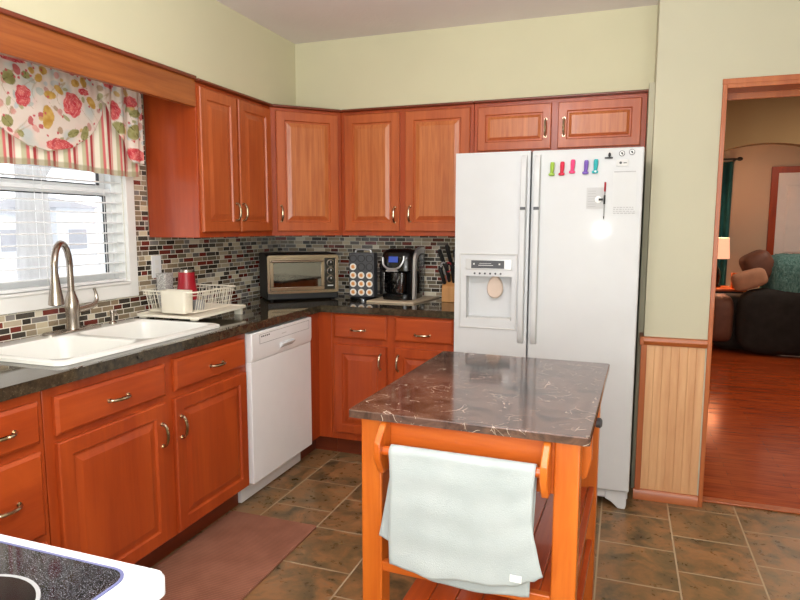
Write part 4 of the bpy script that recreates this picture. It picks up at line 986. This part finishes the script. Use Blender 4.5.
for idx, (px_, pz_) in enumerate(podxy):
    j, i = divmod(idx, 3)
    if j == 0 or (j == 1 and i > 0): continue
    w = Rz @ Vector((px_, -0.0462, pz_)) + Vector((0.755, -0.27, 0.92))
    lab = 'single orange-topped coffee pod alone in the second row of the rack' if j == 1 else 'orange-topped coffee pod, %s of three in the %s filled row of the rack' % (cols_[i], {2: 'upper', 3: 'middle', 4: 'lowest'}[j])
    if first is None:
        first = thing('coffee_pod', lab, 'coffee pod', w, 'coffee pods in the rack', rotz=0.12)
        obj('cup', lathe(new_bm(), (0, 0, 0), [(0.0185, 0.0), (0.0195, 0.003)], 24, '-y'), MT['paper'], first)
        obj('lid', lathe(new_bm(), (0, -0.0031, 0), [(0.0215, 0), (0.0215, 0.0018), (0.0, 0.0020)], 24, '-y'), foil.m, first)
    else:
        c_ = copy_tree(first); c_.location = w; c_['label'] = lab

# knife block beside the fridge
t = thing('knife_block', 'light wood knife block with black handles beside the refrigerator', 'knife block', (1.33, -0.16, 0.92))
obj('block', prism(new_bm(), [(1.262, -0.24, 0.9203), (1.262, -0.07, 0.9203), (1.262, -0.045, 1.06), (1.262, -0.15, 1.09), (1.262, -0.24, 1.015)], (0.11, 0, 0)), MT['block_wood'], t, 0.004)
for (xx, yy, zz, dx, L_) in ((1.275, -0.215, 1.03, -0.020, 0.10), (1.30, -0.20, 1.045, -0.012, 0.11), (1.33, -0.205, 1.04, 0.0, 0.11), (1.29, -0.165, 1.075, -0.05, 0.165), (1.32, -0.16, 1.08, -0.03, 0.19), (1.35, -0.165, 1.07, -0.01, 0.17)):
    b = new_bm(); tube(b, smooth_pts([(xx, yy, zz), (xx+dx*0.5, yy-L_*0.22, zz+L_*0.5), (xx+dx, yy-L_*0.40, zz+L_)], 4), [0.010, 0.011, 0.012, 0.012, 0.012, 0.012, 0.013, 0.014, 0.011], 10); obj('knife_handle', b, MT['black'], t)
sx = thing('scissors', 'kitchen scissors with grey and red loops stuck in the knife block', 'scissors', (1.30, -0.18, 1.06))
for cx_, mm in ((1.268, 'grey'), (1.302, 'red_cup')):
    b = new_bm(); tube(b, [(cx_+0.016*math.cos(2*PI*q/20), -0.23+0.006*math.sin(2*PI*q/20), 1.135+0.028*math.sin(2*PI*q/20)) for q in range(20)], 0.0045, 8, True)
    tube(b, [(cx_, -0.228, 1.107), (1.285, -0.222, 1.085), (1.285, -0.215, 1.052)], 0.005, 8); obj('loop', b, MT[mm], sx)

# ------------------------------------------------------------------ kitchen island cart
I = thing('island_cart', 'honey wood kitchen island cart with brown marble-look top', 'kitchen island', (1.952, -2.03, 0), rotz=-0.03)
b = new_bm(); R0 = roundrect(-0.309, 0.309, -0.423, 0.421, 0.008, 2)
loops(b, [[(q[0], q[1], 0.879) for q in R0], [(q[0], q[1], 0.897) for q in R0], [(q[0]*0.994, q[1]*0.995, 0.900) for q in R0]]); obj('top', b, MT['marble'], I)
for sx_ in (-1, 1):
    for sy in (-1, 1):
        x0 = 0.226 if sx_ > 0 else -0.286; y0 = -0.39 if sy < 0 else 0.33
        obj('leg', bx(x0, x0+0.06, y0, y0+0.06, 0, 0.8785), MT['honey_z'], I, 0.004)
obj('front_apron', bx(-0.226, 0.226, -0.382, -0.360, 0.735, 0.8785), MT['honey_x'], I, 0.002)
obj('rear_apron', bx(-0.226, 0.226, 0.360, 0.382, 0.735, 0.8785), MT['honey_x'], I, 0.002)
for x0 in (-0.280, 0.258): obj('side_apron', bx(x0, x0+0.022, -0.33, 0.33, 0.735, 0.8785), MT['honey_y'], I, 0.002)
for x0 in (-0.278, 0.260):
    for z0 in (0.445, 0.25): obj('side_rail', bx(x0, x0+0.018, -0.33, 0.33, z0, z0+0.03), MT['honey_y'], I, 0.002) if x0 > 0 else None
for y0 in (-0.389, 0.365): obj('shelf_rail', bx(-0.226, 0.226, y0, y0+0.022, 0.444, 0.472), MT['honey_x'], I, 0.003)
for y0 in (-0.33, 0.335): obj('lower_rail', bx(-0.226, 0.226, y0, y0+0.02, 0.262, 0.288), MT['honey_x'], I, 0.003)
def slats(n, x0, x1, y0, y1, z0, z1):
    w = (x1-x0)/n
    for i in range(n): obj('slat', bx(x0+w*i+0.0015, x0+w*(i+1)-0.0015, y0, y1, z0, z1), MT['honey_y'], I, 0.002)
slats(6, -0.10, 0.256, -0.365, 0.364, 0.455, 0.469)
slats(6, -0.208, 0.226, -0.35, 0.355, 0.2885, 0.302)
for sx_ in (-1, 1):
    x0 = -0.226 if sx_ < 0 else 0.190
    pr = [(-0.3825, 0.874), (-0.412, 0.874), (-0.458, 0.83), (-0.460, 0.79), (-0.43, 0.742), (-0.3825, 0.738)]
    obj('towel_bracket', prism(new_bm(), [(x0+(0.006 if sx_ < 0 else 0.012), q[0], q[1]) for q in pr], (0.018, 0, 0)), MT['honey_z'], I, 0.003)
obj('towel_bar', cyl(new_bm(), (-0.2195, -0.430, 0.804), (0.2195, -0.430, 0.804), 0.0125, 16), MT['honey_x'], I)
pr = [(0.2865, 0.868), (0.312, 0.868), (0.312, 0.80), (0.302, 0.755), (0.2865, 0.745)]
obj('leaf_bracket', prism(new_bm(), [(q[0]-0.006, -0.30, q[1]) for q in pr], (0, 0.022, 0)), MT['honey_z'], I, 0.003)
kn = new_bm(); tube(kn, [(0.280, -0.02, 0.815), (0.290, -0.02, 0.815), (0.297, -0.02, 0.815), (0.309, -0.02, 0.815), (0.314, -0.02, 0.815)], [0.006, 0.006, 0.014, 0.015, 0.009], 16)
obj('drawer_front', bx(0.2805, 0.2845, -0.25, 0.25, 0.765, 0.872), MT['honey_y'], I, 0.001)
obj('knob', kn, MT['dark_grey'], I, label='dark drawer knob')
# towel
tw = thing('hand_towel', 'pale grey hand towel draped over the island towel bar', 'towel', (1.952, -2.03, 0.8), rotz=-0.03)
def towel_layer(x0f, x1f, zt, zb, y0, front):
    bm = new_bm(); nx, nz = 40, 50; g = []
    for j in range(nz+1):
        t_ = j/nz; row = []
        for i in range(nx+1):
            s_ = i/nx; x = x0f(t_)+(x1f(t_)-x0f(t_))*s_; zz = zt+(zb(s_)-zt)*t_
            wv = 0.003*math.sin(s_*9+t_*2)*t_+0.0011*math.sin(t_*24+s_*1.5+0.8*math.sin(s_*7))*(0.4+0.6*abs(math.sin(s_*5)))
            row.append((x, y0(t_)+wv, zz-0.8))
        g.append(row)
    return g
Rb = 0.0158
def build_towel():
    def prof(kn):
        def f(v):
            for (a, za), (b_, zb) in zip(kn, kn[1:]):
                if a <= v <= b_: u = (v-a)/(b_-a); u = u*u*(3-2*u); return za+(zb-za)*u
            return kn[-1][1]
        return f
    YB, ZB = -0.430, 0.8055
    x0f = lambda t: -0.182+0.004*t+0.003*math.sin(t*6); x1f = lambda t: 0.190-0.004*math.sin(PI*min(1, t*1.4))+0.026*max(0, t-0.5)**1.5*2.8
    front = towel_layer(x0f, x1f, ZB, prof([(0, .507), (.15, .500), (.28, .491), (.48, .503), (.65, .503), (.8, .515), (.94, .54), (1, .557)]), lambda t: YB-Rb-0.001-0.004*t, True)
    arc = []
    for k in range(1, 9):
        a = PI*(1-k/9); arc.append([(x0f(0)+(x1f(0)-x0f(0))*i/40, YB+Rb*1.05*math.cos(a), ZB+Rb*math.sin(a)-0.8) for i in range(41)])
    x0b = lambda t: -0.182-0.040*t**1.2; x1b = lambda t: 0.190-0.010*t
    back = towel_layer(x0b, x1b, ZB, prof([(0, .562), (.075, .552), (.09, .52), (.4, .466), (.65, .460), (.95, .476), (1, .480)]), lambda t: YB+Rb+0.001-0.006*t, False)
    rows = front[::-1]+arc+back
    bm = new_bm(); V = [[bm.verts.new(p) for p in r] for r in rows]
    for a, b_ in zip(V, V[1:]):
        for i in range(40): bm.faces.new((a[i], a[i+1], b_[i+1], b_[i]))
    return bm
o = obj('cloth', build_towel(), MT['towel'], tw, angle=180)
sm = o.modifiers.new('thick', 'SOLIDIFY'); sm.thickness = 0.0035; sm.offset = 0.0
obj('care_label', bx(0.138, 0.166, -0.4575, -0.4560, 0.532-0.8, 0.549-0.8), MT['paper'], tw, label='small white care label')

# ------------------------------------------------------------------ range in the foreground
g = thing('range', 'white electric range with black glass cooktop in the near left foreground', 'range', (1.37, -3.6, 0))
GX0, GX1, GY0, GY1 = 0.975, 1.736, -3.92, -3.264
obj('body', bx(GX0+0.01, GX1-0.01, GY0+0.02, GY1-0.03, 0.02, 0.885), MT['white_gloss'], g, 0.004)
b = new_bm(); R0 = roundrect(GX0, GX1, GY0, GY1, 0.016, 10); R1 = roundrect(GX0+0.004, GX1-0.004, GY0+0.004, GY1-0.004, 0.012, 10)
loops(b, [[(q[0], q[1], 0.886) for q in R0], [(q[0], q[1], 0.909) for q in R0], [(q[0], q[1], 0.915) for q in R1]]); obj('cooktop_frame', b, MT['white_gloss'], g)
b = new_bm(); R0 = roundrect(GX0+0.045, GX1-0.045, GY0+0.08, GY1-0.025, 0.028, 6); loops(b, [[(q[0], q[1], 0.9152) for q in R0], [(q[0], q[1], 0.9165) for q in R0]]); ck = obj('cooktop_glass', b, MT['cooktop'], g)
R1 = roundrect(GX0+0.041, GX1-0.041, GY0+0.076, GY1-0.021, 0.031, 6); bm_ = new_bm(); loops(bm_, [[(q[0], q[1], 0.9151) for q in R1], [(q[0], q[1], 0.9168) for q in R1], [(q[0], q[1], 0.9168) for q in R0], [(q[0], q[1], 0.9152) for q in R0]], False, False); obj('glass_edging', bm_, plain('blue_grey_edging', (96, 100, 140), 0.4), g)
for (cx_, cy_, rr_) in ((1.562, -3.435, 0.085), (1.19, -3.435, 0.10), (1.562, -3.68, 0.10), (1.19, -3.68, 0.085)):
    q = obj('burner', lathe(new_bm(), (cx_, cy_, 0.9166), [(rr_, 0), (rr_, 0.0004)], 40), MT['black_gloss'], ck)
    b = new_bm(); n_ = 48; loops(b, [[(cx_+r1*math.cos(2*PI*k_/n_), cy_+r1*math.sin(2*PI*k_/n_), z_) for k_ in range(n_)] for r1, z_ in ((rr_+0.005, 0.9166), (rr_+0.005, 0.9172), (rr_, 0.9172), (rr_, 0.9166))], False, False); obj('burner_ring', b, MT['grey'], q)
obj('oven_door', bx(GX0+0.012, GX1-0.012, GY1-0.03, GY1-0.004, 0.24, 0.78), MT['white_gloss'], g, 0.006)
obj('drawer', bx(GX0+0.012, GX1-0.012, GY1-0.03, GY1-0.006, 0.04, 0.225), MT['white_gloss'], g, 0.005)
obj('handle', cyl(new_bm(), (GX0+0.08, GY1+0.02, 0.74), (GX1-0.08, GY1+0.02, 0.74), 0.011, 12), MT['white_gloss'], g)

# mat
o = obj('floor_mat', loops(new_bm(), [[(q[0], q[1], 0.0008) for q in roundrect(0.562, 1.022, -2.28, -1.462, 0.012, 3)], [(q[0], q[1], 0.009) for q in roundrect(0.562, 1.022, -2.28, -1.462, 0.012, 3)], [(q[0], q[1], 0.012) for q in roundrect(0.570, 1.014, -2.272, -1.470, 0.010, 3)]]), MT['rug'], None, loc=(0.79, -1.87, 0.0)); tag(o, 'ribbed brown kitchen mat on the tiles before the sink cabinet', 'mat')

# ------------------------------------------------------------------ living room beyond the doorway
aw = new_bm(); AY = 2.2; cxa, half, crown, sag = 3.42, 0.75, 2.085, 0.46
pts = [(2.4, 0), (cxa-half, 0)]
for k_ in range(21):
    dx = -half+2*half*k_/20; pts.append((cxa+dx, crown-sag*dx*dx))
pts += [(cxa+half, 0), (6.0, 0), (6.0, CEIL), (2.4, CEIL)]
prism(aw, [(q[0], AY, q[1]) for q in pts], (0, 0.12, 0)); struct('wall_arch', aw, MT['wall_brown'], smooth=False)
struct('wall_living_room_far', bx(2.4, 6.0, 5.2, 5.3, 0, CEIL), MT['wall_tan']); struct('wall_living_room_left', bx(2.4, 2.5, 0.1, 5.2, 0, CEIL), MT['wall_tan']); struct('wall_living_room_right', bx(5.9, 6.0, -0.5, 5.2, 0, CEIL), MT['wall_tan'])
struct('wall_living_room_front', bx(3.95, 6.0, -0.6, -0.5, 0, CEIL), MT['wall_tan'])
struct('ceiling_passage', bx(2.52, 6.0, -0.5, 0.1, CEIL, CEIL+0.08), MT['wall_tan'])
dd = thing('door_1', 'white panelled door with red-brown casing on the far living room wall', 'door', (4.5, 5.19, 0)); dd['kind'] = 'structure'
rings = [(0, 0.001), (0, 0.03)]
panel('door_leaf', dd, (4.10, 5.2, 0.01), Xp, Yn, 0.80, 2.04, MT['paint_white'], rings)
for (xa, xb, za, zb) in ((4.19, 4.45, 0.25, 0.95), (4.55, 4.81, 0.25, 0.95), (4.19, 4.45, 1.05, 1.9), (4.55, 4.81, 1.05, 1.9)):
    panel('door_panel', dd, (xa, 5.169, za), Xp, Yn, xb-xa, zb-za, MT['paint_white'], [(0, 0), (0.02, 0.008), (0.05, 0.004)])
b = new_bm(); box(b, 4.02, 4.10, 5.17, 5.1995, 0, 2.13); box(b, 4.90, 4.98, 5.17, 5.1995, 0, 2.13); box(b, 4.10, 4.90, 5.17, 5.1995, 2.05, 2.13); obj('casing', b, MT['cherry_z'], dd, 0.003)
cu = thing('curtain', 'teal floor-length curtain hanging left of the table lamp', 'curtain', (3.2, 5.12, 2.2))
bm_ = new_bm(); V = []
for k_ in range(61):
    x = 2.92+0.65*k_/60; yy = 5.11+0.035*math.sin(k_*0.75); V.append([bm_.verts.new((x, yy, 0.03)), bm_.verts.new((x-0.02+0.0005*k_, yy, 2.2))])
for a, b_ in zip(V, V[1:]): bm_.faces.new((a[0], b_[0], b_[1], a[1]))
o = obj('cloth', bm_, MT['teal_cloth'], cu, angle=180); s_ = o.modifiers.new('thick', 'SOLIDIFY'); s_.thickness = 0.004
rdn = thing('curtain_rod', 'black curtain rod with a finial above the teal curtain', 'curtain rod', (3.2, 5.10, 2.2))
obj('rod', cyl(new_bm(), (2.55, 5.03, 2.225), (3.60, 5.03, 2.225), 0.012, 10), MT['black'], rdn); obj('finial', superell(new_bm(), (3.63, 5.03, 2.225), (0.035, 0.025, 0.025), 1, 14, 8), MT['black'], rdn)
obj('bracket', bx(3.58, 3.595, 5.03, 5.199, 2.212, 2.23), MT['black'], rdn)
et = thing('end_table', 'dark end table with orange-lit wooden top under the lamp', 'table', (3.4, 4.5, 0))
obj('top', bx(3.15, 3.68, 4.25, 4.75, 0.625, 0.652), MT['honey_x'], et, 0.004); obj('cabinet', bx(3.18, 3.65, 4.28, 4.72, 0.08, 0.6248), MT['black'], et, 0.003)
for xx in (3.19, 3.60):
    for yy in (4.29, 4.67): obj('leg', bx(xx, xx+0.04, yy, yy+0.04, 0, 0.0798), MT['black'], et)
lp = thing('table_lamp', 'lit table lamp with pale drum shade on the end table', 'lamp', (3.36, 4.5, 0.6525))
obj('base', lathe(new_bm(), (3.36, 4.5, 0.6525), [(0.07, 0), (0.072, 0.015), (0.05, 0.04), (0.065, 0.12), (0.055, 0.20), (0.02, 0.27), (0.015, 0.36)], 24), MT['black_gloss'], lp)
b = new_bm(); n_ = 32; loops(b, [[(3.36+r1*math.cos(2*PI*k_/n_), 4.5+r1*math.sin(2*PI*k_/n_), z_) for k_ in range(n_)] for r1, z_ in ((0.150, 1.0), (0.135, 1.25), (0.132, 1.25), (0.147, 1.0))], False, False); obj('lamp_shade', b, MT['lamp_shade'], lp)
bu = lamp('table_lamp_bulb', 'POINT', (3.36, 4.5, 1.12), 16, (1.0, 0.66, 0.45), 0.05)
bk = thing('basket', 'slatted wooden basket glowing orange beside the table lamp', 'basket', (3.6, 4.42, 0.6525))
for k_ in range(5): obj('slat', bx(3.535+k_*0.028, 3.556+k_*0.028, 4.36, 4.37, 0.6535, 0.84), MT['honey_z'], bk, 0.002)
obj('box', bx(3.53, 3.675, 4.372, 4.46, 0.6528, 0.835), MT['honey_x'], bk, 0.003)  # slats and box: lamp's orange glow is put into the wood colour
so = thing('sofa', 'dark overstuffed recliner sofa with brown headrest in the living room', 'sofa', (3.8, 3.9, 0))
obj('arm', superell(new_bm(), (3.97, 3.72, 0.37), (0.48, 0.17, 0.355), 0.5), MT['sofa_black'], so)
obj('seat', superell(new_bm(), (3.66, 3.98, 0.32), (0.40, 0.26, 0.30), 0.35), MT['sofa_black'], so)
obj('footrest', superell(new_bm(), (3.36, 3.93, 0.36), (0.12, 0.28, 0.26), 0.45), MT['sofa_brown'], so)
obj('backrest', superell(new_bm(), (4.04, 3.95, 0.62), (0.22, 0.30, 0.42), 0.5), MT['sofa_black'], so)
obj('headrest', superell(new_bm(), (3.72, 3.95, 0.94), (0.15, 0.24, 0.17), 0.5, mat=Matrix.Rotation(-0.5, 3, 'Y')), MT['sofa_brown'], so, label='brown padded headrest')
o = obj('cushion', superell(new_bm(), (3.60, 3.72, 0.815), (0.17, 0.11, 0.10), 0.5, mat=Matrix.Rotation(-0.35, 3, 'Y')), MT['tan_cloth'], None, loc=(3.64, 3.78, 0.7)); tag(o, 'tan cushion resting on the arm of the dark sofa', 'cushion')
bm_ = superell(new_bm(), (4.04, 3.95, 0.62), (0.262, 0.345, 0.465), 0.5, 60, 50)
bmesh.ops.delete(bm_, geom=[v for v in bm_.verts if v.co.z < 0.60], context='VERTS')
rg = random.Random(2)
for v in bm_.verts: v.co += Vector((rg.uniform(-1, 1), rg.uniform(-1, 1), rg.uniform(-1, 1)))*0.008
o = obj('throw_blanket', bm_, MT['fur'], None, loc=(4.2, 3.98, 0.8), angle=180); tag(o, 'shaggy pale teal throw blanket over the sofa back', 'blanket')
lamp('added_living_room_fill', 'AREA', (4.3, 3.4, 2.48), 20, (1.0, 0.80, 0.68), 0.8)  # added warm fill for the living room, unseen source
lamp('added_passage_fill', 'AREA', (4.4, 0.9, 2.45), 36, (1.0, 0.80, 0.64), 0.8)  # added fill that brightens the arch wall and passage, unseen source
